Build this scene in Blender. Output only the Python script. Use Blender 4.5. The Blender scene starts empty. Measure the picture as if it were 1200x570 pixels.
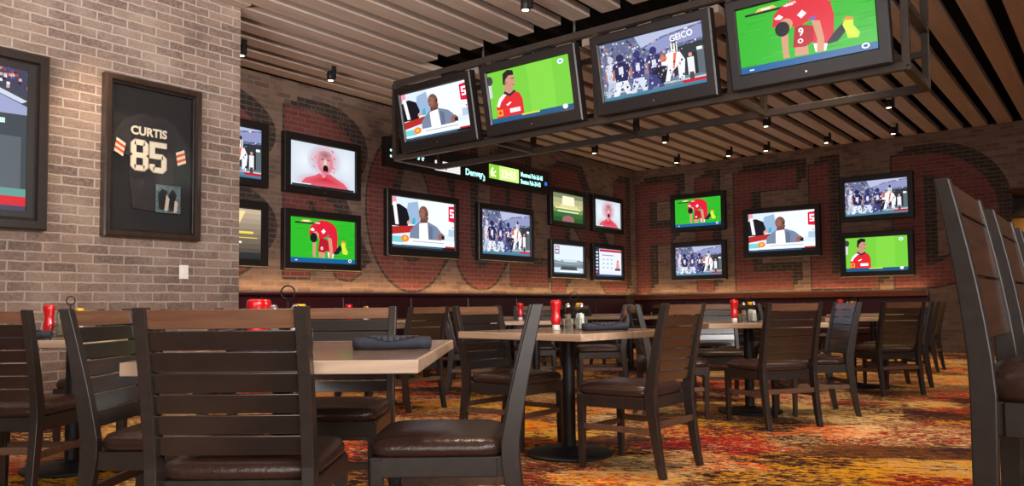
import bpy, math, random
from mathutils import Vector, Matrix
random.seed(7)
S = bpy.context.scene
COL = S.collection
PI = math.pi
sin, cos = math.sin, math.cos
TH = 0.666            # the turned table sets stand at this angle to the walls
H = 3.95              # underside of the ceiling slats
WA, WB, WC = -6.93, -8.70, 15.64   # brick faces: near left wall, recessed left wall, far wall


def lin(c):
    return tuple(((x / 255.0) / 12.92 if x / 255.0 <= 0.04045 else ((x / 255.0 + 0.055) / 1.055) ** 2.4) for x in c)


def turned(u, v):
    """floor axes turned by TH: u to the right along a turned row, v along its depth"""
    return (u * cos(TH) - v * sin(TH), u * sin(TH) + v * cos(TH))


# ------------------------------------------------------------------ materials
def newmat(name):
    m = bpy.data.materials.new(name)
    m.use_nodes = True
    nt = m.node_tree
    b = nt.nodes['Principled BSDF']
    return m, nt, b


def N(nt, t, **kw):
    n = nt.nodes.new(t)
    for k, v in kw.items():
        setattr(n, k, v)
    return n


def L(nt, a, b):
    nt.links.new(a, b)


def mixc(nt, fac, a, b, mode='MIX'):
    n = nt.nodes.new('ShaderNodeMix')
    n.data_type = 'RGBA'
    n.blend_type = mode
    for s, v in ((n.inputs[0], fac), (n.inputs[6], a), (n.inputs[7], b)):
        if hasattr(v, 'links'):
            L(nt, v, s)
        elif isinstance(v, (tuple, list)):
            s.default_value = (*v[:3], 1)
        else:
            s.default_value = v
    return n.outputs[2]


def math_(nt, op, a, b=None, clamp=False):
    n = nt.nodes.new('ShaderNodeMath')
    n.operation = op
    n.use_clamp = clamp
    for s, v in ((n.inputs[0], a), (n.inputs[1], b)):
        if v is None:
            continue
        if hasattr(v, 'links'):
            L(nt, v, s)
        else:
            s.default_value = v
    return n.outputs[0]


def ramp(nt, fac, stops, interp='LINEAR'):
    n = nt.nodes.new('ShaderNodeValToRGB')
    n.color_ramp.interpolation = interp
    e = n.color_ramp.elements
    while len(e) < len(stops):
        e.new(0.5)
    for i, (p, c) in enumerate(stops):
        e[i].position = p
        e[i].color = (*c, 1) if len(c) == 3 else c
    L(nt, fac, n.inputs[0])
    return n.outputs[0]


def noise(nt, vec, scale, detail=3, rough=0.55, dist=0.0):
    n = nt.nodes.new('ShaderNodeTexNoise')
    n.inputs['Scale'].default_value = scale
    n.inputs['Detail'].default_value = detail
    n.inputs['Roughness'].default_value = rough
    n.inputs['Distortion'].default_value = dist
    if vec is not None:
        L(nt, vec, n.inputs['Vector'])
    return n.outputs['Fac']


def mapping(nt, vec, scale=(1, 1, 1), loc=(0, 0, 0), rot=(0, 0, 0)):
    n = nt.nodes.new('ShaderNodeMapping')
    n.inputs['Scale'].default_value = scale
    n.inputs['Location'].default_value = loc
    n.inputs['Rotation'].default_value = rot
    L(nt, vec, n.inputs['Vector'])
    return n.outputs[0]


def bump(nt, b, height, strength=0.3, dist=0.01):
    n = nt.nodes.new('ShaderNodeBump')
    n.inputs['Strength'].default_value = strength
    n.inputs['Distance'].default_value = dist
    L(nt, height, n.inputs['Height'])
    L(nt, n.outputs[0], b.inputs['Normal'])


def plain(name, rgb, rough=0.5, metal=0.0, vary=0.0, scale=20, coat=0.0, bmp=0.0):
    m, nt, b = newmat(name)
    c = lin(rgb)
    b.inputs['Base Color'].default_value = (*c, 1)
    b.inputs['Roughness'].default_value = rough
    b.inputs['Metallic'].default_value = metal
    if coat:
        b.inputs['Coat Weight'].default_value = coat
        b.inputs['Coat Roughness'].default_value = 0.15
    if vary or bmp:
        tc = N(nt, 'ShaderNodeTexCoord')
        f = noise(nt, tc.outputs['Object'], scale, 4)
        if vary:
            lo = tuple(x * (1 - vary) for x in c)
            hi = tuple(min(1, x * (1 + vary)) for x in c)
            L(nt, ramp(nt, f, [(0.3, lo), (0.7, hi)]), b.inputs['Base Color'])
        if bmp:
            bump(nt, b, f, bmp, 0.004)
    return m


def wood(name, dark, light, rough=0.4, axis=0, scale=6, coat=0.0):
    m, nt, b = newmat(name)
    tc = N(nt, 'ShaderNodeTexCoord')
    sc = [scale * 5] * 3
    sc[axis] = scale * 0.35
    v = mapping(nt, tc.outputs['Object'], tuple(sc))
    f = noise(nt, v, 1.0, 5, 0.6, 0.6)
    L(nt, ramp(nt, f, [(0.3, lin(dark)), (0.7, lin(light))]), b.inputs['Base Color'])
    b.inputs['Roughness'].default_value = rough
    if coat:
        b.inputs['Coat Weight'].default_value = coat
        b.inputs['Coat Roughness'].default_value = 0.12
    bump(nt, b, f, 0.08, 0.002)
    return m


def brick_mat(name, axis, c1, c2, mortar, paint=None, cover=0.7, wash=0.25, row=0.0815, bw=0.262):
    """reclaimed bricks laid by world position; paint tints the brick face and wears off"""
    m, nt, b = newmat(name)
    geo = N(nt, 'ShaderNodeNewGeometry')
    sep = N(nt, 'ShaderNodeSeparateXYZ')
    L(nt, geo.outputs['Position'], sep.inputs[0])
    com = N(nt, 'ShaderNodeCombineXYZ')
    L(nt, sep.outputs[1 if axis == 'y' else 0], com.inputs[0])
    L(nt, sep.outputs[2], com.inputs[1])
    wob = noise(nt, com.outputs[0], 9, 3)
    wobs = math_(nt, 'MULTIPLY', math_(nt, 'SUBTRACT', wob, 0.5), 0.022)
    addv = N(nt, 'ShaderNodeVectorMath', operation='ADD')
    cw = N(nt, 'ShaderNodeCombineXYZ')
    L(nt, wobs, cw.inputs[0])
    L(nt, wobs, cw.inputs[1])
    L(nt, com.outputs[0], addv.inputs[0])
    L(nt, cw.outputs[0], addv.inputs[1])
    br = N(nt, 'ShaderNodeTexBrick')
    L(nt, addv.outputs[0], br.inputs['Vector'])
    br.inputs['Scale'].default_value = 1.0
    br.inputs['Brick Width'].default_value = bw
    br.inputs['Row Height'].default_value = row
    br.inputs['Mortar Size'].default_value = 0.0075
    br.inputs['Mortar Smooth'].default_value = 0.25
    br.inputs['Bias'].default_value = 0.0
    br.inputs['Color1'].default_value = (*lin(c1), 1)
    br.inputs['Color2'].default_value = (*lin(c2), 1)
    br.inputs['Mortar'].default_value = (*lin(mortar), 1)
    f1 = noise(nt, com.outputs[0], 38, 5, 0.7)
    f2 = noise(nt, com.outputs[0], 1.6, 5, 0.65)
    col = mixc(nt, math_(nt, 'MULTIPLY', ramp(nt, f1, [(0.42, (0, 0, 0)), (0.75, (1, 1, 1))]), 0.5), br.outputs['Color'], lin(mortar))
    col = mixc(nt, math_(nt, 'MULTIPLY', ramp(nt, f2, [(0.5, (0, 0, 0)), (0.72, (1, 1, 1))]), wash), col, lin((188, 172, 156)))
    col = mixc(nt, math_(nt, 'MULTIPLY', ramp(nt, f2, [(0.28, (1, 1, 1)), (0.45, (0, 0, 0))]), 0.5), col, lin((58, 48, 44)))
    if paint is not None:
        f3 = noise(nt, com.outputs[0], 3.2, 6, 0.7)
        f4 = noise(nt, com.outputs[0], 26, 4, 0.7)
        k = math_(nt, 'ADD', math_(nt, 'MULTIPLY', f3, 0.75), math_(nt, 'MULTIPLY', f4, 0.35))
        msk = ramp(nt, k, [(0.34, (0.1, 0.1, 0.1)), (0.52, (1, 1, 1))])
        notmortar = math_(nt, 'SUBTRACT', 1.0, math_(nt, 'MULTIPLY', br.outputs['Fac'], 0.45))
        fac = math_(nt, 'MULTIPLY', math_(nt, 'MULTIPLY', msk, cover), notmortar)
        col = mixc(nt, fac, col, lin(paint))
    L(nt, col, b.inputs['Base Color'])
    b.inputs['Roughness'].default_value = 0.88
    hgt = math_(nt, 'SUBTRACT', math_(nt, 'MULTIPLY', f1, 0.4), br.outputs['Fac'])
    bump(nt, b, hgt, 0.55, 0.012)
    return m


def emis(name, rgb, strength):
    m, nt, b = newmat(name)
    b.inputs['Base Color'].default_value = (0, 0, 0, 1)
    b.inputs['Emission Color'].default_value = (*lin(rgb), 1)
    b.inputs['Emission Strength'].default_value = strength
    return m


M = {}
M['chair'] = plain('dark stained wood', (50, 42, 38), 0.3, vary=0.18, scale=30)
M['slat'] = plain('dark slat wood', (38, 31, 28), 0.22, vary=0.06, scale=12, coat=0.5)
_b = M['slat'].node_tree.nodes['Principled BSDF']
_b.inputs['Coat Weight'].default_value = 0.8
_b.inputs['Coat IOR'].default_value = 1.8
M['rail'] = wood('walnut rail', (104, 72, 54), (136, 98, 76), 0.2, 0, 5, 0.8)
M['board'] = wood('dark walnut board', (58, 36, 26), (80, 52, 38), 0.3, 0, 5, 0.2)
M['stretch'] = wood('stretcher wood', (88, 62, 48), (118, 88, 70), 0.4, 0, 6)
M['metal_black'] = plain('black cast metal', (30, 29, 30), 0.5, 0.3, bmp=0.15, scale=120)
M['steel_dark'] = plain('dark bronze steel', (70, 60, 54), 0.42, 0.3, vary=0.12, scale=8)
M['tv'] = plain('black plastic', (32, 27, 26), 0.38)
M['tvback'] = plain('black matt plastic', (18, 17, 17), 0.6)
M['tvframe'] = plain('dark brown moulding', (38, 28, 23), 0.3, vary=0.15, scale=18, coat=0.3)
M['frame'] = wood('black walnut moulding', (34, 24, 19), (58, 42, 33), 0.3, 2, 8, 0.4)
M['wire'] = plain('black wire', (22, 21, 21), 0.35, 0.6)
M['basket'] = plain('steel wire', (120, 118, 114), 0.3, 0.7)
M['chrome'] = plain('steel lid', (190, 190, 192), 0.2, 0.9)
M['red'] = plain('red bottle plastic', (206, 18, 26), 0.25, coat=0.4)
M['yellow'] = plain('yellow cap plastic', (246, 190, 20), 0.3)
M['white'] = plain('white plastic', (236, 232, 224), 0.4)
M['salt'] = plain('salt', (240, 238, 232), 0.7)
M['pepper'] = plain('ground pepper', (128, 112, 92), 0.8)
M['napkin'] = plain('charcoal cloth', (46, 48, 58), 0.85, vary=0.2, scale=60, bmp=0.3)
M['napshade'] = plain('charcoal cloth flap', (54, 56, 66), 0.85, vary=0.2, scale=60, bmp=0.3)
M['jersey'] = plain('black jersey knit', (38, 34, 36), 0.75, vary=0.25, scale=14, bmp=0.5)
M['backing'] = plain('black backing board', (17, 14, 14), 0.6)
M['cream'] = plain('cream print', (226, 214, 188), 0.6, vary=0.06, scale=40)
M['orange'] = plain('orange stripe', (214, 74, 30), 0.6)
M['photo'] = plain('photo paper', (86, 104, 108), 0.35, vary=0.5, scale=34)
M['photofig'] = plain('photo figure dark', (24, 24, 30), 0.35)
M['photofig2'] = plain('photo figure light', (190, 176, 158), 0.35)
M['maroon'] = plain('oxblood vinyl', (58, 20, 26), 0.35, vary=0.12, scale=10)
M['cap'] = wood('polished mahogany', (96, 44, 24), (140, 70, 40), 0.25, 0, 3, 0.5)
M['plinth'] = plain('dark plinth', (26, 20, 18), 0.6)
M['deck'] = plain('black painted deck', (9, 9, 10), 0.9, vary=0.3, scale=3)
M['duct'] = plain('black painted duct', (20, 20, 22), 0.7, 0.2)
M['mustard'] = plain('mustard plaster', (150, 104, 40), 0.8, vary=0.1, scale=2)
M['soffit'] = plain('dark brown panel', (60, 38, 26), 0.6, vary=0.1, scale=3)
M['ceil'] = wood('pale oak slat', (172, 150, 136), (198, 177, 162), 0.5, 1, 1.6)
M['lens'] = emis('lamp lens', (255, 226, 180), 9.0)
M['signtxt'] = emis('sign letters cyan', (178, 252, 246), 1.6)
M['signgreen'] = emis('sign panel lime', (196, 240, 130), 1.2)
M['signlime'] = emis('sign panel green', (142, 208, 70), 1.0)
M['signdark'] = emis('sign letters lime', (236, 255, 190), 1.6)
M['signblue'] = emis('sign marks blue', (70, 120, 240), 1.4)
M['signred'] = emis('sign letters red', (190, 60, 80), 1.0)
M['signwhite'] = emis('sign panel white', (232, 232, 236), 1.0)
M['scrtext'] = emis('white screen letters', (250, 250, 250), 1.0)


def make_cushion():
    m, nt, b = newmat('brown woven vinyl')
    tc = N(nt, 'ShaderNodeTexCoord')
    ch = N(nt, 'ShaderNodeTexChecker')
    L(nt, mapping(nt, tc.outputs['Object'], (1, 1, 1), rot=(0, 0, 0.785)), ch.inputs['Vector'])
    ch.inputs['Scale'].default_value = 130
    b.inputs['Base Color'].default_value = (*lin((60, 40, 33)), 1)
    b.inputs['Roughness'].default_value = 0.27
    f = noise(nt, tc.outputs['Object'], 60, 2)
    hh = math_(nt, 'ADD', ch.outputs['Fac'], f)
    bump(nt, b, hh, 0.6, 0.003)
    return m


M['cushion'] = make_cushion()


def make_top():
    m, nt, b = newmat('taupe laminate')
    tc = N(nt, 'ShaderNodeTexCoord')
    v = mapping(nt, tc.outputs['Object'], (2.5, 34, 8))
    f = noise(nt, v, 1.0, 5, 0.6, 0.4)
    L(nt, ramp(nt, f, [(0.3, lin((122, 96, 82))), (0.7, lin((154, 124, 106)))]), b.inputs['Base Color'])
    b.inputs['Roughness'].default_value = 0.24
    b.inputs['Coat Weight'].default_value = 0.4
    b.inputs['Coat Roughness'].default_value = 0.1
    return m


M['top'] = make_top()
M['edge'] = wood('pale ash edge', (172, 142, 118), (204, 176, 148), 0.4, 0, 4)


def make_glass(name, rgb, alpha_rough=0.03, refl=0.3):
    m, nt, b = newmat(name)
    out = nt.nodes['Material Output']
    gl = N(nt, 'ShaderNodeBsdfGlossy')
    gl.inputs['Roughness'].default_value = alpha_rough
    tr = N(nt, 'ShaderNodeBsdfTransparent')
    tr.inputs['Color'].default_value = (*rgb, 1)
    lw = N(nt, 'ShaderNodeLayerWeight')
    lw.inputs['Blend'].default_value = 0.3
    mx = N(nt, 'ShaderNodeMixShader')
    L(nt, math_(nt, 'MULTIPLY', lw.outputs['Facing'], refl), mx.inputs[0])
    L(nt, tr.outputs[0], mx.inputs[1])
    L(nt, gl.outputs[0], mx.inputs[2])
    L(nt, mx.outputs[0], out.inputs[0])
    return m


M['glass'] = make_glass('picture glass', (0.97, 0.97, 0.97), 0.08, 0.12)
M['shaker'] = make_glass('shaker glass', (0.86, 0.9, 0.88), 0.06)


def make_screen():
    m, nt, b = newmat('lit screen')
    at = N(nt, 'ShaderNodeAttribute')
    at.attribute_name = 'Col'
    b.inputs['Base Color'].default_value = (0.004, 0.004, 0.004, 1)
    b.inputs['Roughness'].default_value = 0.25
    L(nt, at.outputs['Color'], b.inputs['Emission Color'])
    b.inputs['Emission Strength'].default_value = 1.1
    return m


M['screen'] = make_screen()


def make_carpet():
    m, nt, b = newmat('patterned carpet')
    geo = N(nt, 'ShaderNodeNewGeometry')
    P = geo.outputs['Position']
    Pr = mapping(nt, P, (1, 1, 1), rot=(0, 0, -0.35))
    # patches with soft torn borders, drawn out sideways
    wig = N(nt, 'ShaderNodeTexNoise')
    wig.inputs['Scale'].default_value = 2.4
    wig.inputs['Detail'].default_value = 6
    wig.inputs['Roughness'].default_value = 0.75
    L(nt, mapping(nt, Pr, (0.8, 2.2, 1)), wig.inputs['Vector'])
    sub = N(nt, 'ShaderNodeVectorMath', operation='SUBTRACT')
    L(nt, wig.outputs['Color'], sub.inputs[0])
    sub.inputs[1].default_value = (0.5, 0.5, 0.5)
    scl = N(nt, 'ShaderNodeVectorMath', operation='SCALE')
    L(nt, sub.outputs[0], scl.inputs[0])
    scl.inputs['Scale'].default_value = 1.0
    add = N(nt, 'ShaderNodeVectorMath', operation='ADD')
    L(nt, Pr, add.inputs[0])
    L(nt, scl.outputs[0], add.inputs[1])
    vo = N(nt, 'ShaderNodeTexVoronoi')
    vo.inputs['Scale'].default_value = 1.6
    vo.distance = 'CHEBYCHEV'
    L(nt, mapping(nt, add.outputs[0], (0.9, 1.35, 0.0)), vo.inputs['Vector'])
    sv = N(nt, 'ShaderNodeSeparateXYZ')
    L(nt, vo.outputs['Color'], sv.inputs[0])
    pal = [(0.0, lin((116, 66, 26))), (0.13, lin((206, 52, 18))), (0.25, lin((230, 158, 28))), (0.37, lin((150, 18, 26))),
           (0.48, lin((222, 98, 24))), (0.58, lin((128, 84, 46))), (0.68, lin((58, 26, 26))), (0.78, lin((232, 172, 44))), (0.87, lin((166, 118, 66))), (0.95, lin((120, 70, 30)))]
    base = ramp(nt, sv.outputs[0], pal, 'CONSTANT')
    pal2 = [(0.0, lin((214, 150, 32))), (0.2, lin((146, 24, 24))), (0.4, lin((200, 160, 104))), (0.6, lin((96, 54, 24))), (0.8, lin((214, 74, 22)))]
    sec = ramp(nt, sv.outputs[1], pal2, 'CONSTANT')
    pr1 = math_(nt, 'MULTIPLY', math_(nt, 'SUBTRACT', sv.outputs[2], 0.5), 0.2)
    pr2 = math_(nt, 'MULTIPLY', math_(nt, 'SUBTRACT', sv.outputs[1], 0.5), 0.11)
    st = noise(nt, mapping(nt, Pr, (16, 27, 1)), 1.0, 6, 0.7, 0.5)
    col = mixc(nt, ramp(nt, math_(nt, 'ADD', st, pr1), [(0.54, (0, 0, 0)), (0.56, (1, 1, 1))]), base, sec)
    # brown ground showing through
    gr = noise(nt, mapping(nt, Pr, (5, 12, 1), loc=(1.1, 4.7, 0)), 1.0, 6, 0.7, 0.5)
    col = mixc(nt, ramp(nt, math_(nt, 'SUBTRACT', gr, pr1), [(0.54, (0, 0, 0)), (0.57, (1, 1, 1))]), col, lin((112, 68, 34)))
    # cream flecks where one broad field runs
    big = noise(nt, Pr, 0.9, 3, 0.6)
    fl = noise(nt, mapping(nt, Pr, (17, 34, 1), loc=(3.1, 7.7, 0)), 1.0, 6, 0.8, 0.6)
    thr = math_(nt, 'ADD', math_(nt, 'ADD', fl, pr2), math_(nt, 'MULTIPLY', math_(nt, 'SUBTRACT', big, 0.5), 0.42))
    col = mixc(nt, ramp(nt, thr, [(0.552, (0, 0, 0)), (0.562, (1, 1, 1))]), col, lin((220, 186, 134)))
    # dark thread streaks
    dk = noise(nt, mapping(nt, Pr, (12, 25, 1), loc=(9.1, 2.7, 0)), 1.0, 6, 0.78, 0.5)
    big2 = noise(nt, Pr, 0.8, 3, 0.6, 0.2)
    thr2 = math_(nt, 'ADD', math_(nt, 'SUBTRACT', dk, pr2), math_(nt, 'MULTIPLY', math_(nt, 'SUBTRACT', big2, 0.5), 0.75))
    col = mixc(nt, ramp(nt, thr2, [(0.556, (0, 0, 0)), (0.57, (1, 1, 1))]), col, lin((56, 28, 32)))
    pile = noise(nt, P, 240, 2)
    col = mixc(nt, 0.5, col, mixc(nt, pile, (0.55, 0.55, 0.55), (1.3, 1.3, 1.3)), 'MULTIPLY')
    L(nt, col, b.inputs['Base Color'])
    b.inputs['Roughness'].default_value = 0.95
    b.inputs['Specular IOR Level'].default_value = 0.15
    bump(nt, b, pile, 0.4, 0.004)
    return m


M['carpet'] = make_carpet()
BA = dict(c1=(136, 112, 97), c2=(98, 77, 68), mortar=(166, 152, 140))
BB = dict(c1=(136, 108, 92), c2=(98, 75, 65), mortar=(132, 113, 99), row=0.07, bw=0.225)
M['brickA'] = brick_mat('pale reclaimed brick', 'y', **BA, wash=0.35)
M['brickAx'] = brick_mat('pale reclaimed brick end', 'x', **BA)
M['brickB'] = brick_mat('brown reclaimed brick', 'y', **BB, wash=0.12)
M['brickC'] = brick_mat('brown reclaimed brick far', 'x', **BB, wash=0.12)
RED, DRK = (112, 28, 36), (32, 28, 29)
M['redB'] = brick_mat('red painted brick', 'y', **BB, wash=0.1, paint=RED, cover=0.72)
M['redC'] = brick_mat('red painted brick far', 'x', **BB, wash=0.1, paint=RED, cover=0.72)
M['drkB'] = brick_mat('black painted brick', 'y', **BB, wash=0.05, paint=DRK, cover=0.85)
M['drkC'] = brick_mat('black painted brick far', 'x', **BB, wash=0.05, paint=DRK, cover=0.85)


# ------------------------------------------------------------------ mesh builder
class MB:
    def __init__(s):
        s.v, s.f, s.c = [], [], []

    def add(s, vs, fs, col=None):
        o = len(s.v)
        s.v += [tuple(v) for v in vs]
        for f in fs:
            s.f.append([i + o for i in f])
            s.c.append(col)
        return s

    def hexa(s, p):          # eight corners: bottom ring then top ring
        return s.add(p, [(3, 2, 1, 0), (4, 5, 6, 7), (0, 1, 5, 4), (1, 2, 6, 5), (2, 3, 7, 6), (3, 0, 4, 7)])

    def box(s, x0, x1, y0, y1, z0, z1):
        return s.hexa([(x0, y0, z0), (x1, y0, z0), (x1, y1, z0), (x0, y1, z0), (x0, y0, z1), (x1, y0, z1), (x1, y1, z1), (x0, y1, z1)])

    def bar(s, a, b, w, t, up=(0, 0, 1)):
        a, b = Vector(a), Vector(b)
        d = (b - a).normalized()
        u = Vector(up)
        if abs(d.dot(u)) > 0.95:
            u = Vector((0, 1, 0))
        x = d.cross(u).normalized()
        y = x.cross(d).normalized()
        p = []
        for q in (a, b):
            for sx, sy in ((-1, -1), (1, -1), (1, 1), (-1, 1)):
                p.append(q + x * (w / 2 * sx) + y * (t / 2 * sy))
        return s.hexa(p)

    def loft(s, secs, cap=True):     # list of rings, equal counts
        n = len(secs[0])
        vs = [v for r in secs for v in r]
        fs = []
        for i in range(len(secs) - 1):
            for j in range(n):
                k = (j + 1) % n
                fs.append((i * n + j, i * n + k, (i + 1) * n + k, (i + 1) * n + j))
        if cap:
            fs.append(tuple(reversed(range(n))))
            fs.append(tuple((len(secs) - 1) * n + j for j in range(n)))
        return s.add(vs, fs)

    def lathe(s, prof, n=20, c=(0, 0, 0), sx=1.0, sy=1.0):
        return s.loft([[(c[0] + sx * r * cos(2 * PI * j / n), c[1] + sy * r * sin(2 * PI * j / n), c[2] + z) for j in range(n)] for r, z in prof])

    def tube(s, pts, r, n=8, closed=False):
        pts = [Vector(p) for p in pts]
        rings = []
        m = len(pts)
        prev = None
        for i, p in enumerate(pts):
            if closed:
                d = pts[(i + 1) % m] - pts[i - 1]
            else:
                d = pts[min(i + 1, m - 1)] - pts[max(i - 1, 0)]
            d.normalize()
            if prev is None:
                u = Vector((0, 0, 1)) if abs(d.z) < 0.9 else Vector((1, 0, 0))
                x = d.cross(u).normalized()
            else:
                x = (prev - d * prev.dot(d)).normalized()
            prev = x
            y = d.cross(x)
            rings.append([p + (x * cos(2 * PI * j / n) + y * sin(2 * PI * j / n)) * r for j in range(n)])
        if closed:
            rings.append(rings[0])
        return s.loft(rings, cap=not closed)

    def poly(s, pts, col=None):
        return s.add(pts, [tuple(range(len(pts)))], col)

    def build(s, name, mat, parent=None, smooth=False, bevel=0.0, seg=2, sub=0):
        me = bpy.data.meshes.new(name)
        me.from_pydata(s.v, [], s.f)
        me.update()
        if any(c is not None for c in s.c):
            ca = me.color_attributes.new('Col', 'FLOAT_COLOR', 'CORNER')
            for p, c in zip(me.polygons, s.c):
                for n_, li in enumerate(p.loop_indices):
                    cc = c[n_] if c and isinstance(c[0], tuple) else (c or (0, 0, 0))
                    ca.data[li].color = (*cc, 1)
        if smooth:
            for p in me.polygons:
                p.use_smooth = True
        me.materials.append(mat)
        o = bpy.data.objects.new(name, me)
        COL.objects.link(o)
        if parent is not None:
            o.parent = parent
        if bevel:
            b = o.modifiers.new('bevel', 'BEVEL')
            b.width = bevel
            b.segments = seg
            b.limit_method = 'ANGLE'
        if sub:
            q = o.modifiers.new('sub', 'SUBSURF')
            q.levels = q.render_levels = sub
        return o


def tag(o, label=None, cat=None, group=None, kind=None):
    if label:
        o['label'] = label
    if cat:
        o['category'] = cat
    if group:
        o['group'] = group
    if kind:
        o['kind'] = kind
    return o


def thing(name, label, cat, loc=(0, 0, 0), rz=0.0, group=None):
    o = bpy.data.objects.new(name, None)
    COL.objects.link(o)
    o.empty_display_size = 0.1
    o.location = loc
    o.rotation_euler = (0, 0, rz)
    return tag(o, label, cat, group)


def dup(root, loc, rz, label, group=None):
    r = root.copy()
    COL.objects.link(r)
    r.location = loc
    r.rotation_euler = (0, 0, rz)
    r['label'] = label
    if group:
        r['group'] = group
    for ch in list(root.children):
        c = ch.copy()
        COL.objects.link(c)
        c.parent = r
        for g in list(ch.children):
            d = g.copy()
            COL.objects.link(d)
            d.parent = c
    return r


def text_mesh(name, body, size, mat, parent, M4, bold=0.0, align='LEFT', ext=0.0, xs=1.0):
    cu = bpy.data.curves.new(name, 'FONT')
    cu.body = body
    cu.size = size
    cu.offset = bold
    cu.extrude = ext
    cu.align_x = align
    cu.resolution_u = 3
    t = bpy.data.objects.new(name + '_tmp', cu)
    COL.objects.link(t)
    dg = bpy.context.evaluated_depsgraph_get()
    me = bpy.data.meshes.new_from_object(t.evaluated_get(dg))
    bpy.data.objects.remove(t)
    bpy.data.curves.remove(cu)
    me.transform(Matrix.Diagonal((xs, 1, 1, 1)))
    me.transform(M4)
    me.materials.clear()
    me.materials.append(mat)
    o = bpy.data.objects.new(name, me)
    COL.objects.link(o)
    o.parent = parent
    return o


# text lying in local XZ, readable from -Y
def face_front(x, y, z):
    return Matrix.Translation((x, y, z)) @ Matrix.Rotation(PI / 2, 4, 'X')


# ------------------------------------------------------------------ setting
tag(MB().box(-9.2, 6, -6, 18, -0.1, 0).build('floor', M['carpet']), 'multicoloured patterned carpet floor', None, None, 'structure')
wl = tag(MB().box(-9.2, WA, -6, 4.41, 0, H + 0.02).build('wall_left', M['brickA']), 'pale brick wall at the left', None, None, 'structure')
wb = tag(MB().box(-9.2, WB, 4.41, WC + 0.3, 0, H + 0.02).box(WB, WB + 0.008, 4.45, WC, 0, 0.24).build('wall_back', M['brickB']), 'recessed brick wall with painted letters', None, None, 'structure')
OX = -1.70           # opening in the far wall
wr = MB().box(WB, OX, WC, WC + 0.3, 0, H + 0.02)
wr.box(OX, 6, WC, WC + 0.3, 2.83, H + 0.02)
wr.box(WB + 0.01, OX, WC - 0.008, WC, 0, 0.1)
wr = tag(wr.build('wall_right', M['brickC']), 'far brick wall with painted letters', None, None, 'structure')
tag(MB().box(OX - 1.5, 6, WC + 1.6, WC + 1.8, 0, 3.6).build('wall_alcove', M['mustard']), 'mustard wall beyond the opening', None, None, 'structure')
al = MB().box(OX - 0.3, 6, WC + 0.3, WC + 1.6, 2.83, 2.95)
al.box(OX - 0.3, 6, WC + 1.5, WC + 1.6, 2.48, 2.83)
tag(al.build('trim_1', M['soffit']), 'dark soffit over the opening', None, None, 'structure')
# black void above the slats
tag(MB().box(-9.2, 6, -6, 18, 4.85, 4.95).build('ceiling', M['deck']), 'black ceiling deck above wooden slats', None, None, 'structure')
CEIL = bpy.data.objects['ceiling']
up = MB().box(-9.2, WB + 0.02, -6, 18, H + 0.02, 4.85)
up.box(WB, 6, WC - 0.02, 18, H + 0.02, 4.85)
up.box(-9.0, WA, -6, 4.41, H + 0.02, 4.85)
tag(up.build('trim_2', M['deck']), 'black band above the walls', None, None, 'structure')
PITCH = 0.368
S0 = -8.475
k = 0
while True:
    x = S0 + PITCH * k
    if x > 4.2:
        break
    y0 = -3.0 if x > WA else 4.43
    def slat(a, b_):
        MB().box(x - 0.108, x + 0.108, a, b_, H, H + 0.085).build('slat', M['ceil'], CEIL)
    if -6.75 < x < -1.3:
        slat(y0, 6.87)
        slat(7.62, WC - 0.03)
    else:
        slat(y0, WC - 0.03)
    k += 1
MB().box(WA + 0.005, -6.78, -3.0, 4.43, H, H + 0.085).build('slat', M['ceil'], CEIL)
# steel joists and a duct in the dark void, seen through the slot
for nm, pts in (('joist', [(-8.6, 7.05), (4, 7.05)]), ('joist', [(-8.6, 7.5), (4, 7.5)])):
    j = MB()
    (xa, ya), (xb, yb) = pts
    j.bar((xa, ya, 4.75), (xb, yb, 4.75), 0.06, 0.06)
    j.bar((xa, ya, 4.35), (xb, yb, 4.35), 0.05, 0.05)
    n = 24
    for i in range(n):
        a = xa + (xb - xa) * i / n
        c_ = xa + (xb - xa) * (i + 0.5) / n
        d_ = xa + (xb - xa) * (i + 1) / n
        j.bar((a, ya, 4.35), (c_, ya, 4.75), 0.025, 0.025)
        j.bar((c_, ya, 4.75), (d_, ya, 4.35), 0.025, 0.025)
    j.build(nm, M['duct'], CEIL)


# painted letters on the brick (children of the walls)
def arc(cx, cz, rxo, rzo, rxi, rzi, a0, a1, n=26):
    q = []
    for i in range(n):
        t0 = math.radians(a0 + (a1 - a0) * i / n)
        t1 = math.radians(a0 + (a1 - a0) * (i + 1) / n)
        q.append([(cx + rxo * cos(t0), cz + rzo * sin(t0)), (cx + rxo * cos(t1), cz + rzo * sin(t1)),
                  (cx + rxi * cos(t1), cz + rzi * sin(t1)), (cx + rxi * cos(t0), cz + rzi * sin(t0))])
    return q


def rc(a, b, c, d):
    return [[(a, c), (b, c), (b, d), (a, d)]]


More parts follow.
